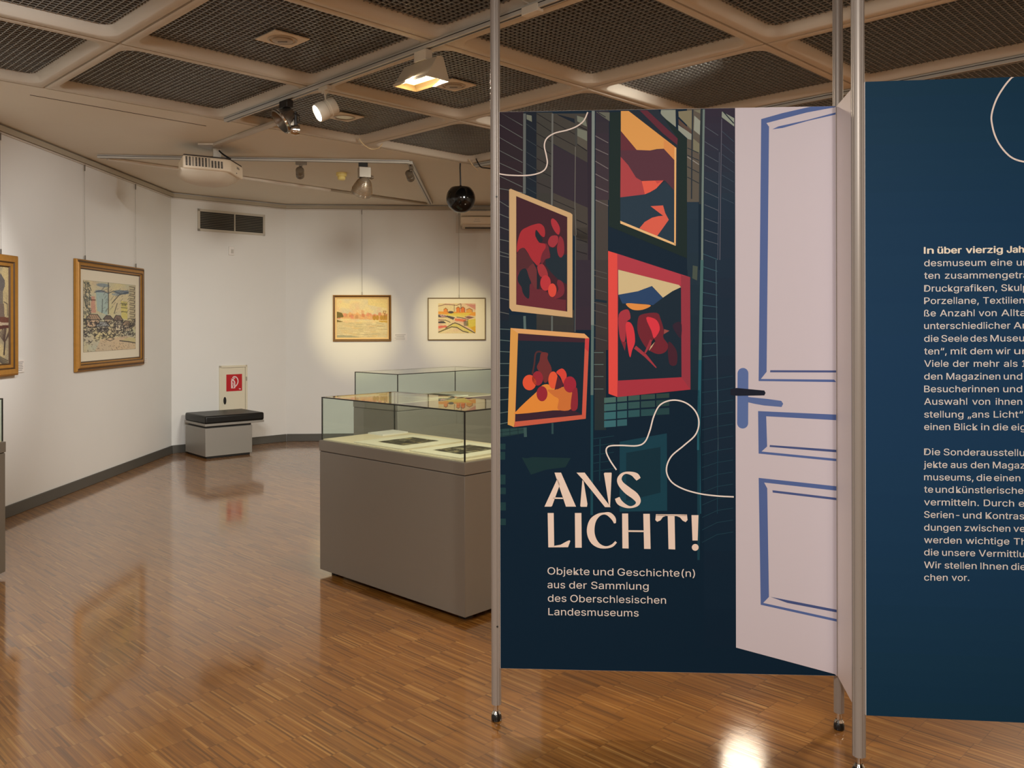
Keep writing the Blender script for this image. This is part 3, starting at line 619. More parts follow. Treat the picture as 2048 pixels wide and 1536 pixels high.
def on_line(a, b, px):               # point of the line a-b that is seen in photo column px
    d = ray(px, HY); A, B = Vector(a), Vector(b); n = Vector((d.y, -d.x, 0))
    k = -(A-EYEP).dot(n)/(B-A).dot(n); return A+(B-A)*k
TA, TB = at(452, 243, CH-0.03), at(1130, -4, CH-0.03); TB = TA+(TB-TA)*1.25
tm = track('lighting_track', 'long white lighting track that carries the lit lamps, passing behind the left pole', TA, TB)
cp = on_line(TA, TB, 1066); td = (TB-TA).normalized()
MB().beam(cp-td*0.055, cp+td*0.055, 0.042, 0.04, white_p).build('connector', tm, bevel=0.003)
MB().tube([cp+Vector((0, 0, 0.02)), cp+td*(-0.02)+Vector((-0.03, 0.02, 0.06)), cp+td*(-0.03)+Vector((-0.05, 0.04, 0.10))], 0.004, white_p).build('feed_cable', tm)
T4A, T4B = at(950, 334, CH-0.03), at(2060, 117, CH-0.03); T4B = T4A+(T4B-T4A)*1.15
track('lighting_track', 'lighting track running behind the partition tops to the right edge', T4A, T4B)
F1, F2, F3 = at(165, 313, CH-0.02), at(819, 324.5, CH-0.02), at(862, 408, CH-0.02)
F1 = on_line(F1, F2, 196)
track('lighting_track', 'thin frontal track across the flat ceiling above the projector', F1, F2-Vector((0.0, 0, 0)), 0.034, 0.03)
track('lighting_track', 'short track running from the track corner to the far wall', F2+Vector((0.0, 0.03, 0)), F2+(F3-F2)*0.985, 0.05, 0.03)
G1, G2 = at(197, 315, CH-0.014), at(862, 409, CH-0.014)
t = thing('cable_duct', 'slim white cable duct crossing the ceiling diagonally behind the projector', 'cable duct', (G1+G2)/2)
gm_ = G1+(G2-G1)*0.62
MB().beam(G1+(G2-G1)*0.02, gm_, 0.045, 0.022, mat('duct_white', (232, 226, 214), 0.4)).build('cover', t)
MB().beam(gm_, G1+(G2-G1)*0.98, 0.040, 0.018, trimm).build('cover', t)
H1, H2 = at(432, 290, CH-0.015), at(566, 240, CH-0.015)
t = thing('cable_duct', 'pale cable duct leading from the projector mount to the coffers', 'cable duct', (H1+H2)/2)
MB().beam(H1, H2, 0.055, 0.024, mat('duct_grey', (190, 182, 168), 0.45)).build('cover', t, bevel=0.003)

def yoke_spot(label, top, head, d, r, L, body_m, lens_m, name='spotlight', adapter=None, stem_m=None):
    """adapter on the track, thin stem, cylindrical head pointing along d"""
    top, head = Vector(top), Vector(head); t = thing(name, label, 'spotlight', top)
    td_ = Vector(adapter or (1, 0, 0)).normalized()
    a = MB(); a.beam(top-td_*0.05-Vector((0, 0, 0.014)), top+td_*0.05-Vector((0, 0, 0.014)), 0.034, 0.028, body_m)
    a.beam(top-td_*0.02-Vector((0, 0, 0.034)), top+td_*0.012-Vector((0, 0, 0.034)), 0.026, 0.02, body_m); a.build('adapter', t, bevel=0.002)
    MB().tube([top-Vector((0, 0, 0.04)), Vector((top.x*0.3+head.x*0.7, top.y*0.3+head.y*0.7, head.z+r*1.25)), head+Vector((0, 0, r*0.8))], 0.007, stem_m or body_m, 8).build('stem', t)
    M = dirmat(head, d)
    MB().lathe([(r*0.55, -L*0.55), (r*0.93, -L*0.5), (r, -L*0.42), (r, -0.02), (r*0.9, -0.015), (r*0.9, 0.0), (r, 0.005), (r, L*0.44), (r*0.92, L*0.5), (r*0.86, L*0.46)], body_m, M, 28, True, False).build('head', t)
    MB().lathe([(r*0.88, L*0.44), (r*0.5, L*0.455), (0.002, L*0.46)], lens_m, M, 28, False, True).build('lens', t)
    return t
lit = mat('lens_lit', (255, 250, 240), 0.4, 0, 0.5, emit=9)
off_l = mat('lens_off', (70, 66, 60), 0.15)
q = on_line(TA, TB, 651); q.z = CH-0.0375
hd = atY(652, 219, q.y-0.02)
yoke_spot('lit white spotlight on the long track, aimed at the left wall', q, hd, (-0.80, -0.42, -0.50), 0.058, 0.13, mat('lamp_body_white', (206, 194, 172), 0.4), lit, adapter=td)
spot('wall_spot', hd+Vector((-0.06, 0.01, -0.055)), (-3.95, 7.9, 1.55), 75, 62, 0.8, NEU, 0.03)
q = on_line(TA, TB, 573); q.z = CH-0.0375
# black and chrome bracket lamp with an open ring reflector
t = thing('spotlight', 'dark chrome ring spotlight on the long track, left of the lit white one', 'spotlight', q)
MB().beam(q-td*0.05-Vector((0, 0, 0.026)), q+td*0.05-Vector((0, 0, 0.026)), 0.05, 0.05, dark_m).build('adapter', t, bevel=0.004)
Y = q.y; MB().tube([q-Vector((0, 0, 0.04)), atY(580, 225, Y)], 0.009, silver).build('stem', t)
hb = atY(568, 238, Y); M = dirmat(hb, (-0.62, -0.35, -0.55))
MB().lathe([(0.02, -0.075), (0.05, -0.07), (0.062, -0.03), (0.075, 0.0), (0.085, 0.02), (0.088, 0.035), (0.080, 0.038), (0.072, 0.02), (0.03, -0.02)], mat('lamp_grey', (120, 110, 98), 0.25, 0.8), M, 28, True, True).build('reflector', t)
MB().lathe([(0.089, 0.018), (0.094, 0.026), (0.089, 0.036)], chrome, M, 28, False, False).build('rim', t)
b = MB(); b.beam(atY(585, 224, Y), atY(586, 256, Y), 0.022, 0.03, silver, (0, 1, 0)); b.beam(atY(592, 224, Y), atY(593, 256, Y), 0.012, 0.03, dark_m, (0, 1, 0)); b.build('bracket', t)
MB().tube([atY(587, 226, Y-0.02), atY(598, 231, Y-0.03), atY(599, 243, Y-0.03), atY(592, 250, Y-0.02)], 0.004, dark_m).build('cable', t)
MB().lathe([(0.004, -0.03), (0.03, -0.028), (0.036, 0), (0.03, 0.028), (0.004, 0.03)], chrome, dirmat(atY(591, 260, Y-0.01), (1, 0.2, 0)), 20).build('knob', t)
spot('wall_spot', hb+Vector((-0.08, -0.05, -0.07)), (-3.95, 5.75, 1.6), 95, 58, 0.8, (1, 0.95, 0.9), 0.03)
# wallwasher: a long triangular hood with an open lit underside
q1, q0 = on_line(TA, TB, 872), on_line(TA, TB, 818); q1.z = q0.z = CH-0.0375; qm = q0+(q1-q0)*0.55
t = thing('wallwasher_lamp', 'white triangular hooded floodlight glowing below the long track, beside the pole', 'floodlight', qm)
MB().beam(qm-td*0.05-Vector((0, 0, 0.03)), qm+td*0.05-Vector((0, 0, 0.03)), 0.05, 0.06, white_p).build('adapter', t, bevel=0.003)
xa = td; xn = Vector((-td.y, td.x, 0)).normalized(); cz = qm.z-0.10
if xn.x > 0: xn = -xn
hood = MB(); Lh = 0.145; wall_t = 0.004
prof = [(-0.092, -0.080), (-0.018, 0.038), (0.006, 0.046), (0.022, 0.038), (0.066, -0.080)]
ctr = Vector((qm.x, qm.y, cz))
hood_m = mat('hood_white', (200, 188, 166), 0.45)
def hp(s_, u_, v_): return ctr+xa*s_+xn*(-u_)+Vector((0, 0, v_))
for k in range(len(prof)-1):
    (u1, v1), (u2, v2) = prof[k], prof[k+1]
    hood.add([hp(-Lh, u1, v1), hp(Lh, u1, v1), hp(Lh, u2, v2), hp(-Lh, u2, v2)], [(0, 1, 2, 3)], hood_m)
for s_ in (-Lh, Lh): hood.add([hp(s_, u_, v_) for u_, v_ in prof], [tuple(range(len(prof)))], hood_m)
hood.build('hood', t)
lip = MB()
for (s1, u1), (s2, u2) in (((-Lh, -0.092), (Lh, -0.092)), ((-Lh, 0.066), (Lh, 0.066)), ((-Lh, -0.092), (-Lh, 0.066)), ((Lh, -0.092), (Lh, 0.066))): lip.beam(hp(s1, u1, -0.078), hp(s2, u2, -0.078), 0.008, 0.014, hood_m)
lip.build('lip', t)
MB().add([hp(-Lh+0.02, -0.06, -0.056), hp(Lh-0.07, -0.06, -0.056), hp(Lh-0.07, 0.035, -0.056), hp(-Lh+0.02, 0.035, -0.056)], [(0, 1, 2, 3)], mat('flood_lit', (255, 214, 130), 0.4, emit=3.2)).build('lens', t)
MB().add([hp(Lh-0.066, -0.07, -0.058), hp(Lh-0.01, -0.07, -0.058), hp(Lh-0.01, 0.04, -0.058), hp(Lh-0.066, 0.04, -0.058)], [(0, 1, 2, 3)], black).build('baffle', t)
al = area('floodlight', ctr-Vector((0, 0, 0.076)), ctr-Vector((-0.1, 0.35, 1.0)), 20, 0.2, 0.1, WARM)
# three fittings on the far tracks
tF = (F2-F1).normalized()
q = on_line(F1, F2, 603); q.z = CH-0.0335; hA = atY(600, 346, q.y+0.03)
yoke_spot('small grey spotlight on the frontal ceiling track, left of the yellow detector', q, hA, (-0.18, 0.85, -0.5), 0.038, 0.10, mat('lamp_taupe', (112, 100, 84), 0.4, 0.3), off_l, adapter=tF, stem_m=dark_m)
spot('picture_spot', hA+Vector((-0.02, 0.08, -0.05)), (-2.02, 11.1, 1.50), 130, 24, 0.9, YEL, 0.02)
q = on_line(F2, F3, 823); q.z = CH-0.0335; hB = atY(820, 352, q.y+0.05)
yoke_spot('small grey spotlight at the corner of the far ceiling tracks', q, hB, (0.12, 0.85, -0.5), 0.038, 0.10, mat('lamp_taupe', (112, 100, 84)), off_l, adapter=(F3-F2), stem_m=dark_m)
spot('picture_spot', hB+Vector((0.02, 0.08, -0.05)), (-0.72, 11.18, 1.50), 110, 24, 0.9, YEL, 0.02)
q = on_line(F1, F2, 727); q.z = CH-0.0335; Y = q.y
t = thing('spotlight', 'large bell shaped silver spotlight hanging from the frontal ceiling track', 'spotlight', q)
MB().beam(q-tF*0.042-Vector((0, 0, 0.02)), q+tF*0.042-Vector((0, 0, 0.02)), 0.036, 0.038, black).build('adapter', t)
MB().tube([q-Vector((0, 0, 0.03)), atY(728, 336, Y)], 0.014, silver).build('stem', t)
b1, b2 = atY(728.5, 335, Y), atY(729, 356, Y); bm_ = (b1+b2)/2
MB().box(bm_, (0.112, 0.085, (b1-b2).z), silver, rz=0.35).build('gear_box', t, bevel=0.004)
hc = atY(727, 371, Y); M = dirmat(hc, (-0.30, 0.45, -0.72))
MB().lathe([(0.018, -0.085), (0.034, -0.075), (0.058, -0.045), (0.080, 0.0), (0.093, 0.045), (0.097, 0.085), (0.094, 0.088), (0.088, 0.08), (0.02, -0.06)], mat('bell_silver', (158, 146, 128), 0.3, 0.6), M, 32, True, True).build('bell', t)
fins = MB()
for k in range(9): z = -0.055+k*0.013; r_ = 0.052+0.045*(k/9)**0.7; fins.lathe([(r_, z), (r_+0.004, z+0.002), (r_, z+0.005)], mat('bell_rib', (176, 140, 96), 0.3, 0.5), M, 32, False, False)
fins.build('cooling_ribs', t)
MB().lathe([(0.012, -0.02), (0.02, 0), (0.012, 0.02)], mat('lamp_taupe', (112, 100, 84)), dirmat(atY(743, 355, Y), (1, 0.2, 0.1)), 16).build('swivel', t)
# smoke detector, ball speaker, downlights, loose cables
yel = mat('detector_ivory', (240, 222, 140), 0.5)  # yellow light of the spots is put into this base colour
q = at(683, 346, CH); M = Matrix.Translation(q) @ Matrix.Rotation(PI, 4, 'X')
t = thing('smoke_detector', 'yellowish round smoke detector on the flat ceiling between two spotlights', 'smoke detector', q)
MB().lathe([(0.052, 0), (0.054, 0.02), (0.050, 0.034), (0.036, 0.036)], yel, M, 24, True, True).build('base', t)
MB().lathe([(0.036, 0.036), (0.040, 0.046), (0.040, 0.062), (0.030, 0.072), (0.004, 0.074)], yel, M, 24, True, True).build('sensor_head', t)
q = at(921, 316, CH+0.05); bc = atY(921.5, 397, q.y)
gloss = mat('ball_black', (10, 9, 8), 0.12)
t = thing('ball_speaker', 'glossy black ball speaker hanging on a cable in front of the far wall', 'speaker', (q.x, q.y, bc.z))
rb = 0.139; MB().lathe([(rb*math.sin(a), -rb*math.cos(a)) for a in [0.02+k*(2.42-0.02)/22 for k in range(23)]]+[(rb*0.60, rb*0.775), (0.012, rb*0.79)], gloss, Matrix.Translation(bc), 40).build('ball', t)
MB().tube([bc+Vector((0, 0, rb*0.78)), Vector((bc.x-0.006, q.y, (q.z+bc.z)/2+0.1)), q], 0.007, black).build('cable', t)
MB().lathe([(0.022, rb*0.78), (0.02, rb*0.84), (0.008, rb*0.9)], black, Matrix.Translation(bc), 16).build('cap', t)
dl = mat('downlight_plate', (222, 208, 184), 0.5); dl2 = mat('downlight_ring', (176, 162, 140), 0.4); dl3 = mat('downlight_recess', (84, 76, 66), 0.4)
def downlight(label, px, py, opened=False):
    q = at(px, py, CH+0.045); t = thing('ceiling_downlight', label, 'ceiling light', q, 'square ceiling lights in the coffers')
    M = Matrix.Translation(q) @ Matrix.Rotation(math.atan2(GA.y, GA.x), 4, 'Z') @ Matrix.Rotation(PI, 4, 'X')
    MB().box((0, 0, 0.003), (0.215, 0.215, 0.008), dl, M).build('plate', t, bevel=0.0015)
    MB().lathe([(0.080, 0.007), (0.080, 0.011), (0.070, 0.012), (0.068, 0.006)], dl2, M, 36, False, False).build('ring', t)
    if opened: MB().lathe([(0.068, 0.0076), (0.03, 0.0074), (0.002, 0.0074)], mat('mirror_cup', (150, 144, 132), 0.2, 0.8), M, 32, False, True).build('reflector', t)
    else:
        MB().lathe([(0.056, 0.0075), (0.056, 0.016), (0.050, 0.018), (0.002, 0.018)], dl2, M, 36, False, True).build('cover', t)
        MB().box((0.0, 0.0, 0.0185), (0.052, 0.010, 0.003), dl3, M @ Matrix.Rotation(PI/4, 4, 'Z')).build('lamp_slot', t)
downlight('square white ceiling light nearest the top edge of the photo, above the track', 565, 77)
downlight('square white ceiling light half behind the triangular floodlight', 907, 169)
downlight('square white ceiling light with a round mirror cup, behind the lit spotlight', 689, 233, True)
q = atY(720, 278, 7.55)
t = MB().tube(catmull([at(718, 277, CH+0.02), at(727, 289, CH-0.02), at(742, 298, CH-0.035), at(757, 296, CH-0.03), at(765, 287, CH+0.005)], 5), 0.0045, mat('cable_ivory', (222, 200, 156), 0.5))
tag(t.build('loose_cable', base=at(742, 298, CH-0.03)), 'ivory cable loop sagging from the coffer beside the flat ceiling', 'cable')
t = MB().tube(catmull([at(952, 317, CH+0.03), at(955, 324, CH-0.05), at(962, 334, CH-0.09), at(972, 336, CH-0.09), at(990, 338, CH-0.09)], 5), 0.006, black)
tag(t.build('loose_cable', base=at(960, 333, CH-0.03)), 'black cable dangling from the coffer beside the left pole', 'cable')
t = MB().tube(catmull([at(937, 318, CH+0.02), at(945, 330, CH-0.03), at(952, 338, CH-0.05), at(955, 341, CH-0.055)], 5), 0.004, mat('cable_ivory', (222, 200, 156)))
tag(t.build('loose_cable', base=at(945, 330, CH-0.03)), 'short pale cable end next to the dangling black cable', 'cable')
# ceiling projector
pj = mat('projector_white', (226, 212, 188), 0.45); pj_d = mat('projector_dark', (62, 56, 50), 0.5); pj_b = mat('projector_under', (206, 194, 174), 0.5)
mt_ = at(421, 291, CH)
t = thing('ceiling_projector', 'white projector hanging under the flat ceiling on a short mount', 'projector', mt_)
MB().prism([(-0.075, -0.09), (0.075, -0.09), (0.085, 0.0), (0.05, 0.10), (-0.05, 0.10), (-0.085, 0.0)], -0.012, 0.0, white_p, Matrix.Translation(mt_)).build('ceiling_plate', t)
Ym = 7.42; ztop, zbot = 2.925, 2.815
poly = [(-2.755, 7.20), (-2.46, 7.385), (-2.425, 7.43), (-2.395, 7.66), (-2.46, 7.72), (-2.64, 7.74), (-2.80, 7.62), (-2.87, 7.40)]
post = Vector((-2.57, 7.50, 0))
MB().box((post.x, post.y, (CH-0.01+ztop+0.03)/2), (0.065, 0.05, CH-0.01-ztop-0.03), white_p, rz=0.4).build('post', t)
b = MB(); b.box((post.x, post.y, ztop+0.018), (0.20, 0.14, 0.012), pj_d, rz=0.5); b.tube([(post.x-0.1, post.y-0.08, ztop+0.03), (post.x-0.1, post.y-0.08, ztop)], 0.008, pj_d); b.build('bracket', t)
fa, fb = Vector((*poly[0], 0)), Vector((*poly[1], 0)); Wp = Wall((fa.x, fa.y), (fb.x, fb.y)); Lp = Wp.L
TL = Matrix.Translation((fa.x, fa.y, ztop)) @ Matrix.Rotation(math.radians(-7), 4, Wp.u) @ Matrix.Translation((-fa.x, -fa.y, -ztop))   # pitched a little, its back lower
MB().prism(poly, zbot, ztop, pj, TL).build('body', t, bevel=0.014, seg=3)
cxy = (-2.62, 7.50)
MB().prism([(cxy[0]+(x-cxy[0])*0.96, cxy[1]+(y-cxy[1])*0.96) for x, y in poly], ztop-0.002, ztop+0.010, pj_d, TL).build('top_plate', t)
bel = MB(); v = []; nn = len(poly)
for sc, z in ((0.97, zbot+0.004), (0.90, zbot-0.026), (0.70, zbot-0.058), (0.35, zbot-0.072)): v += [(cxy[0]-0.03+(x-cxy[0])*sc, cxy[1]+(y-cxy[1])*sc, z) for x, y in poly]
bel.add(v, [(k*nn+(i+1) % nn, k*nn+i, (k+1)*nn+i, (k+1)*nn+(i+1) % nn) for k in range(3) for i in range(nn)]+[tuple(range(3*nn+nn-1, 3*nn-1, -1))], pj_b, TL); bel.build('underside', t, sharp=60)
vb = MB()
for k in range(12):
    u_ = 0.03+k*(Lp-0.06)/11; hgt = (0.078 if k < 8 else 0.062); zc = (ztop+zbot)/2+(0.004 if k < 8 else -0.006)
    if k in (2, 7): 
        for j in range(3): vb.box((u_-0.006+0.006*j, 0.0012, zc), (0.0022, 0.003, hgt), pj_d, TL @ Wp.mat(0, 0))
    else:
        for j in range(6): vb.box((u_, 0.0012, zc-hgt/2+hgt*(j+0.5)/6), (0.0155, 0.003, hgt/6*0.82), pj_d, TL @ Wp.mat(0, 0))
vb.build('vent_slots', t)
Ws = Wall(poly[2], poly[3]); mk = MB()
for j in range(3): mk.box((0.13+0.006*(j % 2), 0.001, (ztop+zbot)/2+0.022-0.007*j), (0.05, 0.002, 0.003), pj_d, TL @ Ws.mat(0, 0))
mk.build('marking', t)
MB().box((0.10, 0.001, zbot+0.018), (0.012, 0.002, 0.008), pj_d, TL @ Ws.mat(0, 0)).build('socket', t)
MB().tube(catmull([(post.x+0.03, post.y-0.03, ztop+0.085), (post.x+0.07, post.y-0.05, ztop+0.05), (post.x+0.13, post.y-0.03, ztop+0.012)], 6), 0.007, black).build('cable', t)
# short-throw projector on the far wall, right of the ball
Mq = W_far.mat(2.43, 2.80)
t = thing('wall_projector', 'white short throw projector on a wall bracket, between the black ball and the pole', 'projector', W_far.P(2.43, 2.708))
MB().box((0, 0.008, -0.005), (0.50, 0.016, 0.225), mat('bracket_grey', (206, 200, 190), 0.5), Mq).build('wall_plate', t)
MB().box((0.03, 0.10, 0.115), (0.44, 0.19, 0.066), pj, Mq).build('bracket_arm', t, bevel=0.008)
MB().box((0.03, 0.17, 0.083), (0.42, 0.01, 0.008), pj_d, Mq).build('gap', t)
MB().box((0.018, 0.16, 0.014), (0.42, 0.28, 0.100), pj, Mq).build('body', t, bevel=0.016, seg=3)
MB().box((0.030, 0.15, -0.050), (0.40, 0.26, 0.045), pj_b, Mq).build('lower_body', t, bevel=0.012)
MB().box((0.034, 0.27, -0.082), (0.34, 0.02, 0.018), pj_d, Mq).build('grille', t, bevel=0.006)

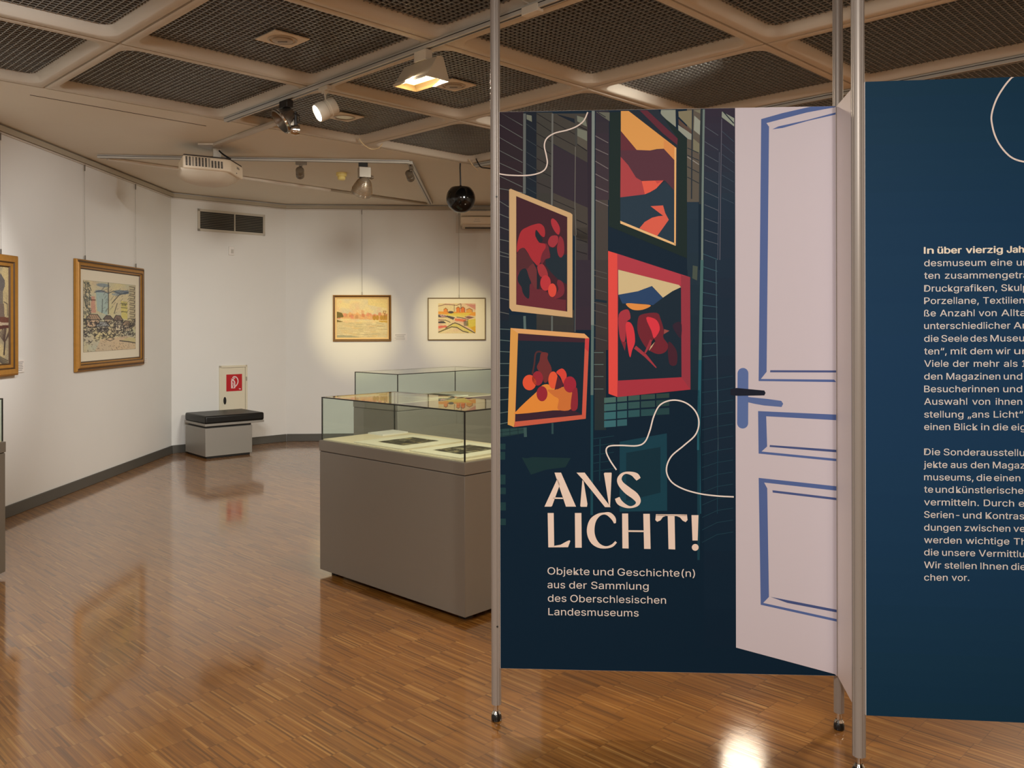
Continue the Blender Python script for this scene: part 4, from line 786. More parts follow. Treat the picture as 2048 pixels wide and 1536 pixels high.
# ------------------------------------------------------------------ lettering: outlines of a sans alphabet, 500 units per em
GL={'(':(137,'45,103 46,132 50,162 57,192 66,221 76,247 88,270 118,270 106,242 95,214 87,185 81,157 77,129 76,103 77,80 80,57 86,33 94,8 105,-19 118,-48 88,-48 69,-11 56,27 47,66'),
')':(137,'19,-48 32,-18 43,9 51,34 57,58 60,81 61,103 60,129 56,157 50,185 41,214 31,242 19,270 48,270 60,247 71,221 80,192 86,162 91,132 92,103 89,65 81,27 67,-11 48,-48'),
',':(94,'19,-60 34,36 68,36 42,-60'),
'-':(227,'168,122 168,94 57,94 57,122'),
'.':(94,'48,-2 39,-1 31,4 26,12 25,20 26,29 31,37 39,42 48,43 56,42 64,37 69,29 71,20 69,12 64,4 56,-1'),
'1':(227,'38,0 38,27 195,27 195,0;138,254 138,0 106,0 106,224 105,224 43,179 43,213 99,254'),
'A':(240,'8,0 101,254 138,254 231,0 198,0 144,151 132,186 116,239 123,239 106,185 95,151 43,0;55,71 55,99 185,99 185,71'),
'B':(228,'30,0 30,254 121,254 145,252 164,245 180,235 190,221 197,205 199,187 198,172 193,160 187,150 178,143 168,137 157,133 157,131 170,129 182,123 192,114 201,102 207,86 209,68 207,50 200,33 189,20 172,9 151,2 123,0;62,29 122,29 140,30 154,34 165,40 175,53 178,68 176,81 171,92 163,102 153,109 140,114 124,115 62,115;62,143 119,143 132,144 144,148 154,155 162,163 166,174 168,186 165,202 156,214 141,223 120,226 62,226'),
'C':(255,'134,-3 113,-2 93,4 75,12 59,25 46,40 35,58 27,78 22,101 20,127 22,153 27,176 35,197 46,215 59,230 75,242 93,251 113,256 134,258 152,256 170,252 186,245 201,236 214,224 224,209 232,193 236,174 204,174 200,186 195,197 187,206 179,214 169,220 158,224 146,227 134,228 111,225 92,216 75,202 62,182 54,157 52,127 54,97 63,72 75,53 92,38 112,29 134,26 146,27 158,30 169,34 179,40 187,48 195,57 200,68 204,80 236,80 232,62 224,45 214,31 201,19 187,9 170,2 153,-2'),
'D':(251,'109,0 48,0 48,29 107,29 136,31 159,40 177,55 189,75 197,99 200,128 197,156 190,180 177,200 160,214 138,223 110,226 47,226 47,254 113,254 136,253 157,248 176,239 192,228 206,213 217,196 225,175 229,153 231,128 229,102 224,80 217,59 206,42 192,27 175,15 156,7 134,2;62,254 62,0 30,0 30,254'),
'E':(209,'30,0 30,254 186,254 186,226 62,226 62,143 178,143 178,114 62,114 62,29 188,29 188,0'),
'G':(260,'134,-3 113,-2 93,4 75,13 59,25 45,40 35,58 27,78 22,102 20,127 22,153 27,176 35,197 45,215 59,230 74,242 92,251 112,256 132,258 152,256 170,252 187,245 202,235 214,222 225,208 232,192 237,174 204,174 199,186 194,197 186,206 178,213 168,220 158,224 146,227 133,228 111,225 92,216 75,202 62,182 54,157 52,127 54,97 63,72 75,53 92,38 112,29 134,26 155,29 172,36 187,47 198,62 205,80 207,101 217,100 141,100 141,128 239,128 239,100 237,80 233,62 225,45 209,25 188,9 163,0'),
'I':(87,'30,0 57,0 57,254 30,254'),
'J':(198,'93,-3 71,-1 53,5 38,16 26,31 19,50 17,73 17,86 49,86 49,73 52,52 61,37 75,28 93,25 110,28 124,37 133,52 136,73 136,254 168,254 168,73 166,50 159,31 147,16 132,5 113,-1'),
'K':(233,'52,73 52,108 70,131 87,152 106,172 182,254 224,254 116,138 114,138;30,0 30,254 62,254 62,167 62,112 62,97 62,0;186,0 94,130 114,155 224,0'),
'L':(196,'30,0 30,254 62,254 62,29 181,29 181,0'),
'M':(314,'30,0 30,254 76,254 139,94 144,79 150,61 156,42 161,24 154,24 159,41 165,61 171,79 176,94 238,254 284,254 284,0 252,0 252,145 252,163 253,184 253,207 253,229 256,229 249,205 241,181 234,161 228,145 171,0 143,0 85,145 80,160 72,181 65,204 56,229 59,229 60,208 60,186 61,164 61,145 61,0'),
'N':(262,'30,0 30,254 68,254 172,91 181,75 194,53 207,27 202,27 200,54 200,79 199,97 199,254 232,254 232,0 193,0 101,145 89,165 74,191 54,226 60,227 61,192 62,164 62,145 62,0'),
'O':(267,'133,-3 112,-2 93,4 75,12 59,25 46,40 35,58 27,78 22,101 20,127 22,153 27,176 35,197 46,215 59,230 75,242 93,251 112,256 133,258 155,256 174,251 192,242 208,230 221,215 232,197 240,176 245,153 247,127 245,101 240,78 232,58 221,40 208,25 192,12 174,4 155,-2;133,26 155,29 175,38 191,52 204,72 212,97 215,127 212,157 204,182 191,202 175,216 155,225 133,228 112,225 92,216 75,202 63,182 54,157 52,127 54,97 63,72 75,52 92,38 112,29'),
'P':(222,'30,0 30,254 118,254 144,252 166,244 183,231 195,215 202,195 204,174 202,152 195,133 183,116 166,104 144,96 118,93 55,93 55,121 116,121 134,123 149,128 159,136 167,147 171,160 172,174 171,188 167,201 159,211 148,219 134,224 116,226 62,226 62,0'),
'R':(224,'30,0 30,254 118,254 145,252 167,244 183,232 195,217 202,198 205,176 202,154 195,136 183,120 166,109 145,101 118,99 48,99 48,128 117,128 135,129 149,133 160,141 167,150 171,162 173,176 171,190 167,202 159,212 149,220 134,224 116,226 62,226 62,0;177,0 115,115 151,115 214,0'),
'S':(223,'112,-4 86,-2 64,5 46,15 32,30 23,48 19,68 52,68 55,55 62,44 71,35 83,29 97,26 112,25 128,26 143,30 155,37 165,46 171,57 173,70 171,81 166,89 158,96 148,102 122,111 92,120 64,130 43,145 34,156 28,170 26,186 29,206 37,224 51,238 69,249 90,256 114,258 137,256 158,249 175,238 189,224 197,208 200,189 169,189 166,201 160,211 151,219 134,227 112,229 97,228 84,224 73,218 64,209 59,199 58,188 60,176 65,167 74,160 85,154 106,147 132,140 156,132 168,126 179,119 189,110 197,99 202,85 204,69 201,50 193,32 180,17 162,5 139,-2'),
'T':(224,'16,226 16,254 208,254 208,226 128,226 128,0 96,0 96,226'),
'V':(240,'102,0 8,254 42,254 96,103 108,69 124,15 117,15 133,69 145,103 197,254 231,254 139,0'),
'W':(343,'78,0 8,254 41,254 82,98 88,73 93,47 98,20 95,20 100,47 106,73 112,98 153,254 190,254 231,98 237,73 243,47 249,20 244,20 249,47 255,73 261,98 302,254 335,254 265,0 228,0 184,161 176,196 168,237 175,237 167,197 159,161 115,0'),
'a':(195,'80,-4 63,-3 47,2 34,11 24,22 17,37 15,54 17,69 22,80 29,90 39,97 50,102 63,105 89,110 117,113 126,115 133,117 136,121 138,127 138,128 137,139 133,148 128,156 120,161 110,164 98,165 85,164 75,161 66,156 59,150 54,144 50,137 20,146 29,161 39,173 52,182 66,188 82,191 97,192 108,192 119,190 131,186 143,180 153,172 161,160 167,145 168,126 168,0 138,0 138,26 136,26 132,19 126,12 118,6 108,1 95,-3;85,23 101,24 114,29 124,37 132,47 136,57 138,69 138,95 135,93 130,91 116,88 100,86 88,84 67,79 58,75 52,70 47,62 46,52 47,43 51,36 57,30 65,26 74,24'),
'b':(212,'115,-4 99,-3 86,2 76,8 69,16 59,29 56,29 56,0 26,0 26,254 57,254 57,160 59,160 69,173 76,180 86,186 98,191 115,192 137,189 156,180 173,166 185,146 193,122 195,94 193,66 185,42 173,23 157,8 137,-1;110,23 126,26 140,33 150,44 158,58 163,75 164,95 163,114 158,131 150,145 140,156 126,163 110,165 94,163 81,156 70,145 62,131 58,114 56,95 58,75 63,58 70,43 81,32 94,26'),
'c':(198,'104,-4 79,-1 58,8 41,23 28,43 20,66 17,94 20,122 28,146 41,165 58,180 79,189 104,192 117,191 130,189 142,184 153,178 162,170 170,161 176,150 181,138 151,131 149,138 145,145 141,150 135,155 128,159 121,162 113,164 104,165 86,162 73,155 62,144 54,129 50,112 48,94 50,75 54,59 62,44 73,33 86,26 104,23 113,24 121,26 129,29 135,33 141,38 146,44 149,51 152,59 181,51 177,39 171,28 163,19 153,11 142,4 130,0 117,-3'),
'd':(212,'98,-4 75,-1 56,8 40,23 27,42 20,66 17,94 20,122 27,146 40,166 56,180 75,189 98,192 114,191 126,186 136,180 144,173 153,160 155,160 155,254 186,254 186,0 156,0 156,29 153,29 143,16 136,8 126,2 114,-3;102,23 118,26 132,32 142,43 150,58 154,75 156,95 154,114 150,131 142,145 132,156 118,163 102,165 86,163 72,156 62,145 54,131 50,114 48,95 50,75 54,58 62,44 73,33 86,26'),
'e':(202,'106,-4 80,-1 58,8 41,23 28,42 20,66 17,93 20,121 28,145 40,165 58,180 78,189 103,192 118,191 133,187 147,180 160,170 170,157 179,141 184,121 186,97 186,85 37,85 37,110 169,110 155,101 153,119 149,134 141,147 131,157 118,163 103,165 87,163 73,157 62,147 54,135 50,121 48,105 48,89 50,69 55,53 64,40 76,31 90,25 106,23 117,24 127,26 135,31 143,36 149,44 153,53 182,45 177,32 168,20 156,10 141,2 125,-3'),
'f':(127,'114,190 114,164 3,164 3,190;40,0 40,216 42,231 48,243 57,252 68,259 80,264 94,265 111,263 121,260 114,234 107,236 97,237 85,235 77,230 72,221 71,209 71,0'),
'g':(213,'103,-75 84,-74 67,-70 53,-63 41,-55 32,-45 25,-35 51,-20 61,-33 68,-39 77,-44 89,-48 103,-49 124,-46 141,-38 149,-29 154,-17 156,-3 156,34 153,34 143,21 136,14 126,8 114,4 97,2 76,5 56,13 40,27 28,45 20,68 17,96 20,123 27,147 40,166 56,180 76,189 98,192 114,191 127,186 137,180 144,173 154,159 157,159 157,190 186,190 186,-4 183,-27 175,-45 162,-59 145,-68 125,-73;102,30 118,32 132,38 142,47 150,61 155,77 156,96 155,115 150,132 142,146 132,156 119,163 102,165 86,163 73,156 62,145 54,131 50,115 48,96 50,78 54,61 62,48 73,38 86,32'),
'h':(205,'57,113 57,0 26,0 26,254 57,254 57,144 51,144 62,166 76,181 94,189 114,192 132,190 148,184 161,174 170,160 177,142 179,120 179,0 148,0 148,118 145,137 136,152 123,161 105,165 92,163 80,159 71,151 63,141 58,129'),
'i':(83,'26,0 26,190 57,190 57,0;42,221 34,223 27,227 22,234 21,242 22,249 27,256 34,260 42,262 50,260 57,256 62,249 63,242 62,234 57,227 50,223'),
'j':(83,'26,190 57,190 57,-15 55,-31 51,-45 43,-56 32,-65 19,-70 2,-71 -5,-71 -5,-43 1,-43 12,-42 20,-36 25,-27 26,-15;42,221 34,223 27,227 22,234 20,242 22,249 27,256 34,260 42,262 50,260 57,256 61,249 63,242 61,234 57,227 50,223'),
'k':(190,'55,68 55,106 60,106 142,190 180,190 92,100 89,100;26,0 26,254 57,254 57,0;147,0 74,93 96,114 186,0'),
'l':(76,'26,0 50,0 50,262 26,262'),
'm':(305,'26,0 26,190 56,190 56,148 54,148 59,162 66,173 75,182 86,188 98,192 110,193 129,190 144,180 154,166 160,147 156,147 161,160 169,172 178,181 190,187 204,192 218,193 234,191 249,186 261,177 270,164 276,148 278,128 278,0 248,0 248,127 247,139 243,149 236,156 224,163 209,165 197,164 187,160 179,153 173,145 169,135 168,124 168,0 137,0 137,130 134,144 126,156 115,163 100,165 89,164 79,160 70,154 63,145 58,133 57,119 57,0'),
'n':(205,'57,113 57,0 26,0 26,190 56,190 56,144 51,144 62,166 76,181 94,189 114,192 132,190 147,184 160,174 170,160 176,142 179,120 179,0 148,0 148,118 145,137 136,152 123,161 105,165 92,163 80,159 71,151 63,141 58,129'),
'o':(208,'104,-4 79,-1 58,8 41,23 28,43 20,66 17,94 20,122 28,146 41,165 58,180 79,189 104,192 128,189 149,180 167,165 180,146 188,122 191,94 188,66 180,43 167,23 149,8 128,-1;104,23 121,26 135,33 146,44 154,59 158,75 160,94 158,112 154,129 146,144 135,155 121,162 104,165 86,162 73,155 62,144 54,129 50,112 48,94 50,75 54,59 62,44 73,33 86,26'),
'p':(212,'26,-71 26,190 56,190 56,160 59,160 69,173 76,180 86,186 98,191 115,192 137,189 156,180 173,166 185,146 193,122 195,94 193,66 185,42 173,23 157,8 137,-1 115,-4 99,-3 86,2 76,8 69,16 59,29 57,29 57,-71;110,23 126,26 140,33 150,44 158,58 163,75 164,95 163,114 158,131 150,145 140,156 126,163 110,165 94,163 81,156 70,145 62,131 58,114 56,95 58,75 63,58 70,43 81,32 94,26'),
'q':(212,'186,-71 155,-71 155,29 153,29 143,16 136,8 126,2 114,-3 98,-4 75,-1 56,8 40,23 27,42 20,66 17,94 20,122 27,146 40,166 56,180 75,189 98,192 114,191 126,186 136,180 144,173 153,160 156,160 156,190 186,190;102,23 118,26 132,32 142,43 150,58 154,75 156,95 154,114 150,131 142,145 132,156 118,163 102,165 86,163 72,156 62,145 54,131 50,114 48,95 50,75 54,58 62,44 73,33 86,26'),
'r':(130,'26,0 26,190 56,190 56,160 58,160 65,173 76,184 90,190 107,192 115,192 122,192 122,161 115,162 103,163 91,161 80,157 70,151 63,142 58,131 57,118 57,0'),
's':(182,'91,-4 72,-3 56,2 42,9 31,19 23,32 18,47 47,53 53,40 62,30 75,25 91,23 108,25 122,31 131,40 134,51 132,60 127,68 118,74 106,78 75,85 52,93 36,104 27,119 23,137 26,152 33,166 43,177 58,185 74,190 94,192 112,191 127,186 140,179 149,170 157,158 162,145 134,139 129,149 121,158 110,164 94,166 78,164 65,158 57,150 54,139 56,129 62,122 72,116 86,111 115,105 137,97 153,86 162,71 166,53 163,37 156,24 145,12 130,3 112,-2'),
't':(114,'102,190 102,164 3,164 3,190;32,236 63,236 63,49 64,38 68,31 75,26 85,25 93,26 101,27 107,1 96,-1 84,-2 69,-1 56,4 46,11 38,20 34,32 32,46'),
'u':(205,'91,-3 73,-1 57,5 44,15 35,29 28,47 26,69 26,190 57,190 57,72 60,52 68,37 82,28 100,25 113,27 125,31 134,38 142,48 146,61 148,76 148,190 179,190 179,0 149,0 149,46 154,46 143,23 129,8 111,0'),
'v':(195,'81,0 9,190 42,190 83,78 93,43 103,10 92,10 101,43 112,78 152,190 186,190 113,0'),
'w':(284,'69,0 11,190 44,190 67,107 77,68 88,21 82,21 93,67 103,107 126,190 158,190 181,107 191,68 201,21 196,21 206,68 217,107 240,190 272,190 215,0 184,0 159,86 152,112 145,140 138,169 145,169 138,140 131,112 124,86 99,0'),
'x':(189,'10,0 86,109 86,86 14,190 50,190 74,153 90,127 104,103 88,103 101,127 117,153 141,190 176,190 104,84 104,107 179,0 143,0 115,43 100,68 86,91 102,91 89,68 74,43 46,0'),
'y':(195,'24,-69 31,-43 36,-44 44,-45 52,-44 59,-42 65,-37 71,-29 75,-18 81,-1 9,190 42,190 83,78 93,43 103,10 92,10 101,43 112,78 153,190 186,190 102,-29 96,-43 88,-54 80,-62 70,-68 58,-71 46,-73 32,-72'),
'z':(190,'21,0 21,23 127,160 127,161 24,161 24,190 166,190 166,165 63,30 63,28 169,28 169,0'),
'ß':(221,'61,181 61,0 30,0 30,181 32,204 39,224 50,239 64,249 80,256 98,258 114,256 130,251 144,243 156,231 163,216 166,197 165,185 162,175 154,161 146,149 144,143 143,136 144,128 149,121 163,108 181,94 189,86 196,76 200,64 202,50 200,34 193,21 183,10 170,3 154,-2 135,-3 118,-2 104,1 91,5 82,10 94,37 109,29 119,26 133,25 149,27 161,32 168,41 171,52 169,61 165,69 158,77 150,83 132,97 124,105 117,113 113,124 111,136 112,146 115,153 124,165 132,177 135,184 136,194 133,210 125,221 113,227 98,229 82,227 71,218 63,203'),
'ü':(205,'91,-3 73,-1 57,5 44,15 35,29 28,47 26,69 26,190 57,190 57,72 60,52 68,37 82,28 100,25 113,27 125,31 134,38 142,48 146,61 148,76 148,190 179,190 179,0 149,0 149,46 154,46 143,23 129,8 111,0;138,221 131,223 124,227 120,234 118,242 120,249 124,256 131,260 138,262 146,260 153,256 157,249 159,242 157,234 153,227 146,223;67,221 59,223 52,227 48,234 46,242 48,249 52,256 59,260 67,262 74,260 81,256 85,249 87,242 85,234 81,227 74,223'),
'“':(150,'26,159 52,254 75,254 60,159;87,159 114,254 137,254 122,159'),
'„':(143,'19,-60 34,36 69,36 43,-60;81,-60 96,36 130,36 104,-60')}
def glyph_polys(ch):
    a, s = GL[ch]; return a, [[tuple(int(v) for v in p.split(',')) for p in c.split()] for c in s.split(';')]
def lettering(name, words, toP, material, parent, fat=0.0):
    """words: (text, x0, y0, x1, y1, cap) in photo pixels (baseline ends, capital height); toP maps a photo pixel to a panel (u, z)"""
    cu = bpy.data.curves.new('t', 'CURVE'); cu.dimensions = '2D'; cu.fill_mode = 'BOTH'; pass
    for text, x0, y0, x1, y1, cap in words:
        (ua, za), (ub, zb) = toP(x0, y0), toP(x1, y1); _, zc = toP(x0, y0-cap)
        g = [glyph_polys(c) for c in text]
        wtot = sum(a for a, _ in g[:-1])+max(p[0] for c in g[-1][1] for p in c); left = min(p[0] for c in g[0][1] for p in c)
        kx = (ub-ua)/(wtot-left); kz = (zc-za)/254.0; pen = -left
        for a, cs in g:
            for c in cs:
                sp = cu.splines.new('POLY'); sp.points.add(len(c)-1); sp.use_cyclic_u = True
                for k, (gx, gy) in enumerate(c):
                    u_ = ua+(pen+gx)*kx; sp.points[k].co = (u_*100, (za+(zb-za)*(u_-ua)/(ub-ua)+gy*kz)*100, 0, 1)
            pen += a
    ob = bpy.data.objects.new('t', cu); me = bpy.data.meshes.new_from_object(ob); bpy.data.objects.remove(ob)
    vs = [v.co*0.01 for v in me.vertices]; fs = [list(p.vertices) for p in me.polygons]; bpy.data.meshes.remove(me); bpy.data.curves.remove(cu)
    return vs, fs
def put_lettering(name, words, wall, off, material, parent, fat=0.0):
    vs, fs = lettering(name, words, lambda x, y: wall.uz(x, y, off), material, parent, fat)
    b = MB()
    for k, (du, dz) in enumerate([(fat*i_, fat*j_) for i_, j_ in ((-1, 0), (1, 0), (0, 0.5), (0, -0.5))] if fat else [(0, 0)]):
        b.add([wall.P(v.x+du, v.y+dz, off+0.00003*k) for v in vs], fs, material)
    return b.build(name, parent)

# ------------------------------------------------------------------ the exhibition partition
pole_m = mat('pole_grey', (150, 142, 135), 0.36, 0.15, 0.5)
def pole(label, x, y, r, flat_side=None):
    t = thing('partition_pole', label, 'pole', (x, y, 0), 'grey poles of the partition')
    M = Matrix.Translation((x, y, 0)); z0, z1 = 0.062, CH+0.02
    prof = []
    for k in range(40):            # round tube with narrow grooves on four sides
        a = 2*PI*k/40; rr = r*(0.90 if (k % 10) == 0 else 1.0); prof.append((rr*math.cos(a+0.35), rr*math.sin(a+0.35)))
    MB().prism(prof, z0, z1, pole_m, M).build('tube', t, sharp=50)
    MB().lathe([(0.009, 0.026), (0.009, 0.064)], chrome, M, 16).build('threaded_stem', t)
    MB().lathe([(0.012, 0.026), (0.018, 0.027), (0.012, 0.036)], chrome, M, 16).build('stem_nut', t)
    MB().lathe([(r*0.98, 0.0), (r*1.06, 0.006), (r*1.02, 0.018), (r*0.6, 0.028), (0.01, 0.03)], mat('foot_black', (14, 14, 14), 0.3), M, 28).build('foot', t)
    d = (EYEP-Vector((x, y, EYE))).normalized()
    d.z = 0
    for z in (0.36, 1.98): MB().lathe([(0.0035, -0.001), (0.0035, 0.0006)], black, dirmat(Vector((x+0.004, y, z))+d*(r*1.0), d), 12).build('screw_hole', t)
    return t
PX = {1: (-0.062, 3.258), 2: (1.207, 3.182), 3: (1.152, 2.862)}
pole('round grey pole at the left end of the poster partition', *PX[1], 0.0185)
pole('grey pole behind the fold of the partition, between door picture and front pole', *PX[2], 0.0185)
pole('nearest grey pole, at the left edge of the blue text panel', *PX[3], 0.0215)
pb = mat('panel_white', (232, 224, 220), 0.55, 0, 0.3)
ZB, ZT = 0.206, 2.297
def board(t, wl, thick=0.009, u0=0.0):
    MB().box(((u0+wl.L)/2, -thick/2, (ZB+ZT)/2), (wl.L-u0, thick, ZT-ZB), pb, wl.mat(0, 0)).build('board', t)
# panels: front faces
P1 = Wall((-0.047, 3.232), (1.190, 3.156))
P2 = Wall((1.1925, 3.158), (1.148, 2.874))
P3 = Wall((1.1655, 2.8385), (2.409, 2.697))
t1 = thing('exhibition_board', 'wide dark poster panel with painted frames, a white door and the big exhibition title', 'exhibition panel', P1.P(P1.L/2, ZB)); board(t1, P1)
t2 = thing('exhibition_board', 'narrow plain white panel joining the poster panel to the front pole', 'exhibition panel', P2.P(P2.L/2, ZB)); board(t2, P2)
t3 = thing('exhibition_board', 'blue panel with German text at the right edge of the photo', 'exhibition panel', P3.P(P3.L/2, ZB)); board(t3, P3)
class Print:                        # flat colour print on a panel: shapes in photo pixels are mapped onto the panel face
    def __init__(s, wall, u0, u1): s.w = wall; s.u0, s.u1 = u0, u1; s.mb = MB(); s.n = 0; s.lay = 1
    def P(s, x, y):
        u_, z = s.w.uz(x, y); return (min(max(u_, s.u0), s.u1), min(max(z, ZB+0.0004), ZT-0.0004))
    def poly(s, pts, col, lay=None):
        off = 0.0002+0.00012*(lay if lay is not None else s.lay)
        q = [s.P(*p) for p in pts]; o = []
        for p in q:
            if not o or (abs(p[0]-o[-1][0])+abs(p[1]-o[-1][1])) > 1e-5: o.append(p)
        if len(o) > 2: s.mb.add([s.w.P(a, b, off) for a, b in o], [tuple(range(len(o)))], ink(col))
    def sm(s, pts, col, lay=None, n=4): s.poly([tuple(p) for p in catmull(pts, n, True)], col, lay)
    def line(s, pts, w_, col, lay=None, smooth=0):
        if smooth: pts = catmull(pts, smooth)
        for q in ribbon(pts, w_): s.poly([tuple(p) for p in q], col, lay)
    def ell(s, x, y, rx, ry, col, lay=None, rot=0): s.poly([(x+rx*math.cos(a)*math.cos(rot)-ry*math.sin(a)*math.sin(rot), y+rx*math.cos(a)*math.sin(rot)+ry*math.sin(a)*math.cos(rot)) for a in [2*PI*k/28 for k in range(28)]], col, lay)
def crop(ox, oy, sc): return lambda *pts: [(ox+x/sc, oy+y/sc) for x, y in pts]
K1, K2, K3, K4, K5, K6, K7, K8, K9 = crop(980, 200, 4.8), crop(1200, 200, 4.8), crop(1000, 370, 5.4875), crop(1000, 630, 5.6875), crop(1190, 490, 4.653), crop(1000, 780, 3.072), crop(1440, 680, 4.8), crop(1440, 180, 4.8), crop(1440, 900, 3.2)
A = Print(P1, 0.001, P1.L-0.001)
NAVY = (6, 34, 54)
A.poly([(980, 200), (1690, 200), (1690, 1380), (980, 1380)], NAVY, 0)
# shelves and racks of the painted depot
def grad(x0, x1, y0, y1, c0, c1, n=14, lay=1):
    for k in range(n):
        f = (k+0.5)/n; c = tuple(int((round((c0[i]+(c1[i]-c0[i])*f))//2)*2) for i in range(3))
        A.poly([(x0, y0+(y1-y0)*k/n), (x1, y0+(y1-y0)*k/n), (x1, y0+(y1-y0)*(k+1)/n), (x0, y0+(y1-y0)*(k+1)/n)], c, lay)
grad(990, 1048, 220, 400, (40, 30, 40), (46, 34, 40)); grad(990, 1018, 400, 640, (40, 34, 46), (24, 34, 48)); grad(990, 1018, 640, 860, (18, 36, 50), (14, 36, 48))
grad(1050, 1073, 220, 400, (20, 30, 44), (20, 34, 48)); grad(1018, 1073, 630, 665, (18, 38, 52), (18, 40, 54), 3)
grad(1073, 1105, 225, 430, (66, 66, 62), (58, 56, 56)); grad(1073, 1148, 620, 665, (62, 60, 56), (52, 54, 54), 3)
A.poly(K1((605, 130), (935, 130), (935, 600), (605, 420)), (68, 66, 62), 1); A.poly(K1((605, 425), (935, 600), (940, 1035), (605, 890)), (50, 42, 54), 1)
A.poly(K1((605, 890), (940, 1035), (940, 1380), (800, 1300), (790, 1100), (605, 1010)), (70, 66, 62), 1)
grad(1150, 1182, 455, 520, (66, 64, 62), (58, 54, 58), 4); grad(1150, 1182, 520, 660, (50, 42, 56), (52, 42, 56), 6)
grad(1191, 1218, 222, 400, (48, 44, 56), (66, 54, 62), 8); grad(1191, 1216, 400, 520, (74, 68, 66), (70, 66, 64), 6); grad(1191, 1216, 520, 700, (66, 62, 60), (58, 54, 56), 6); grad(1189, 1212, 700, 860, (54, 52, 54), (34, 50, 56), 8)
for a in (((835, 150), (915, 175), (932, 255), (905, 245), (838, 205)), ((838, 270), (932, 300), (932, 395), (838, 345)), ((350, 140), (400, 150), (402, 210), (352, 185))): A.poly(K1(*a), (118, 126, 114), 2)
A.poly(K1((640, 135), (810, 180), (815, 225), (660, 150)), (20, 32, 46), 2); A.poly(K1((838, 345), (932, 395), (932, 480), (838, 425)), (88, 86, 78), 2)
A.poly(K1((1020, 115), (1148, 120), (1148, 205), (1090, 165)), (104, 108, 98), 2); A.line(K1((1035, 118), (1110, 165)), 1.5, (30, 34, 44), 3)
LN, LD = (98, 104, 104), (30, 28, 32)
for k, (ya, yb) in enumerate(((110, 245), (235, 365), (360, 485), (485, 600), (605, 705), (730, 835), (850, 890))): A.line(K1((72, ya), (312, yb)), 1.4, LN, 3)
for ya, yb in ((972, 1028), (1095, 1132), (1218, 1252), (1338, 1358), (1455, 1482)): A.line(K1((75, ya), (182, yb)), 1.5, LN, 3)
for y in (515, 548, 575, 600, 628): A.line([(1000, y-4), (1018, y)], 1.4, LN, 3)
for y, dy in ((658, 1), (680, 2), (703, 1), (727, 0), (751, 0), (776, -1), (800, -2), (826, -3), (848, -4)): A.line([(1000, y), (1020, y+dy)], 1.4, (92, 114, 114), 3)
for ya, yb in ((230, 300), (380, 440), (500, 560), (610, 670), (735, 790), (845, 900)): A.line(K1((350, ya), (445, yb)), 1.0, (60, 70, 78), 3)
for ya, yb in ((130, 215), (210, 305), (320, 400), (435, 520), (560, 640), (670, 735), (790, 850)): A.line(K1((448, ya), (588, yb)), 1.4, LD, 3)
for ya, yb in ((210, 330), (330, 440), (960, 1050)): A.line(K1((608, ya), (815, yb)), 1.3, LD, 3)
for ya, yb in ((420, 490), (240, 290), (1150, 1195), (1235, 1290), (1335, 1365), (1450, 1480)): A.line(K1((830, ya), (932, yb)), 1.8, LD, 3)
for ya, yb in ((345, 412), (468, 525), (588, 660), (710, 776), (832, 885), (960, 1016)): A.line(K1((1012, ya), (1135, yb)), 1.5, (118, 114, 116), 3)
for y in (545, 556, 583, 610, 626, 655, 680): A.line([(1188, y-5), (1214, y+2)], 1.3, (86, 86, 84), 3)
for y in (705, 729, 753, 778): A.line([(1188, y), (1207, y)], 1.3, (96, 120, 118), 3)
A.line([(1188, 600), (1214, 604)], 5, (22, 42, 56), 3)
A.line(K1((332, 130), (330, 900)), 5.5, (98, 106, 106), 4); A.line([(1049, 632), (1050, 662)], 5, (88, 112, 112), 4); A.line([(1050, 855), (1051, 874)], 6, (58, 88, 90), 4)
A.line(K1((600, 130), (594, 1010)), 3.4, (106, 110, 108), 4); A.line([(1104, 632), (1104, 664)], 3.4, (96, 106, 104), 4); A.line([(1105, 846), (1105, 868)], 4, (46, 78, 84), 4)
A.line(K1((825, 140), (828, 440)), 4, (66, 68, 68), 4); A.line(K1((820, 450), (815, 1000), (826, 1300)), 1.6, (104, 104, 100), 4); A.line([(1151, 470), (1150, 664)], 1.6, (96, 100, 98), 4)
A.poly(K1((935, 120), (975, 120), (975, 1536), (940, 1536)), (44, 36, 50), 3)
A.line([(1186.5, 222), (1185, 650)], 6, (128, 142, 140), 4); A.line([(1185, 650), (1184, 790)], 5.5, (92, 118, 118), 4); A.line([(1184, 790), (1183.5, 1030)], 5, (26, 76, 92), 4)
A.poly(K6((0, 240), (165, 230), (165, 265), (0, 290)), (40, 72, 74), 2)
for y in (240, 262, 285): A.line(K6((0, y), (170, y-22)), 1.0, (20, 44, 54), 3)
for x in (10, 60, 110): A.line(K6((x, 220), (x+2, 290)), 1.0, (20, 44, 54), 3)
for k, (x0, x1, y0, y1) in enumerate(((0, 34, 330, 365), (0, 32, 380, 428), (0, 34, 520, 580), (0, 36, 600, 640), (0, 36, 690, 740), (0, 36, 790, 830))): A.poly(K6((x0, y0), (x1, y0), (x1, y1), (x0, y1)), (28, 62, 68), 2)
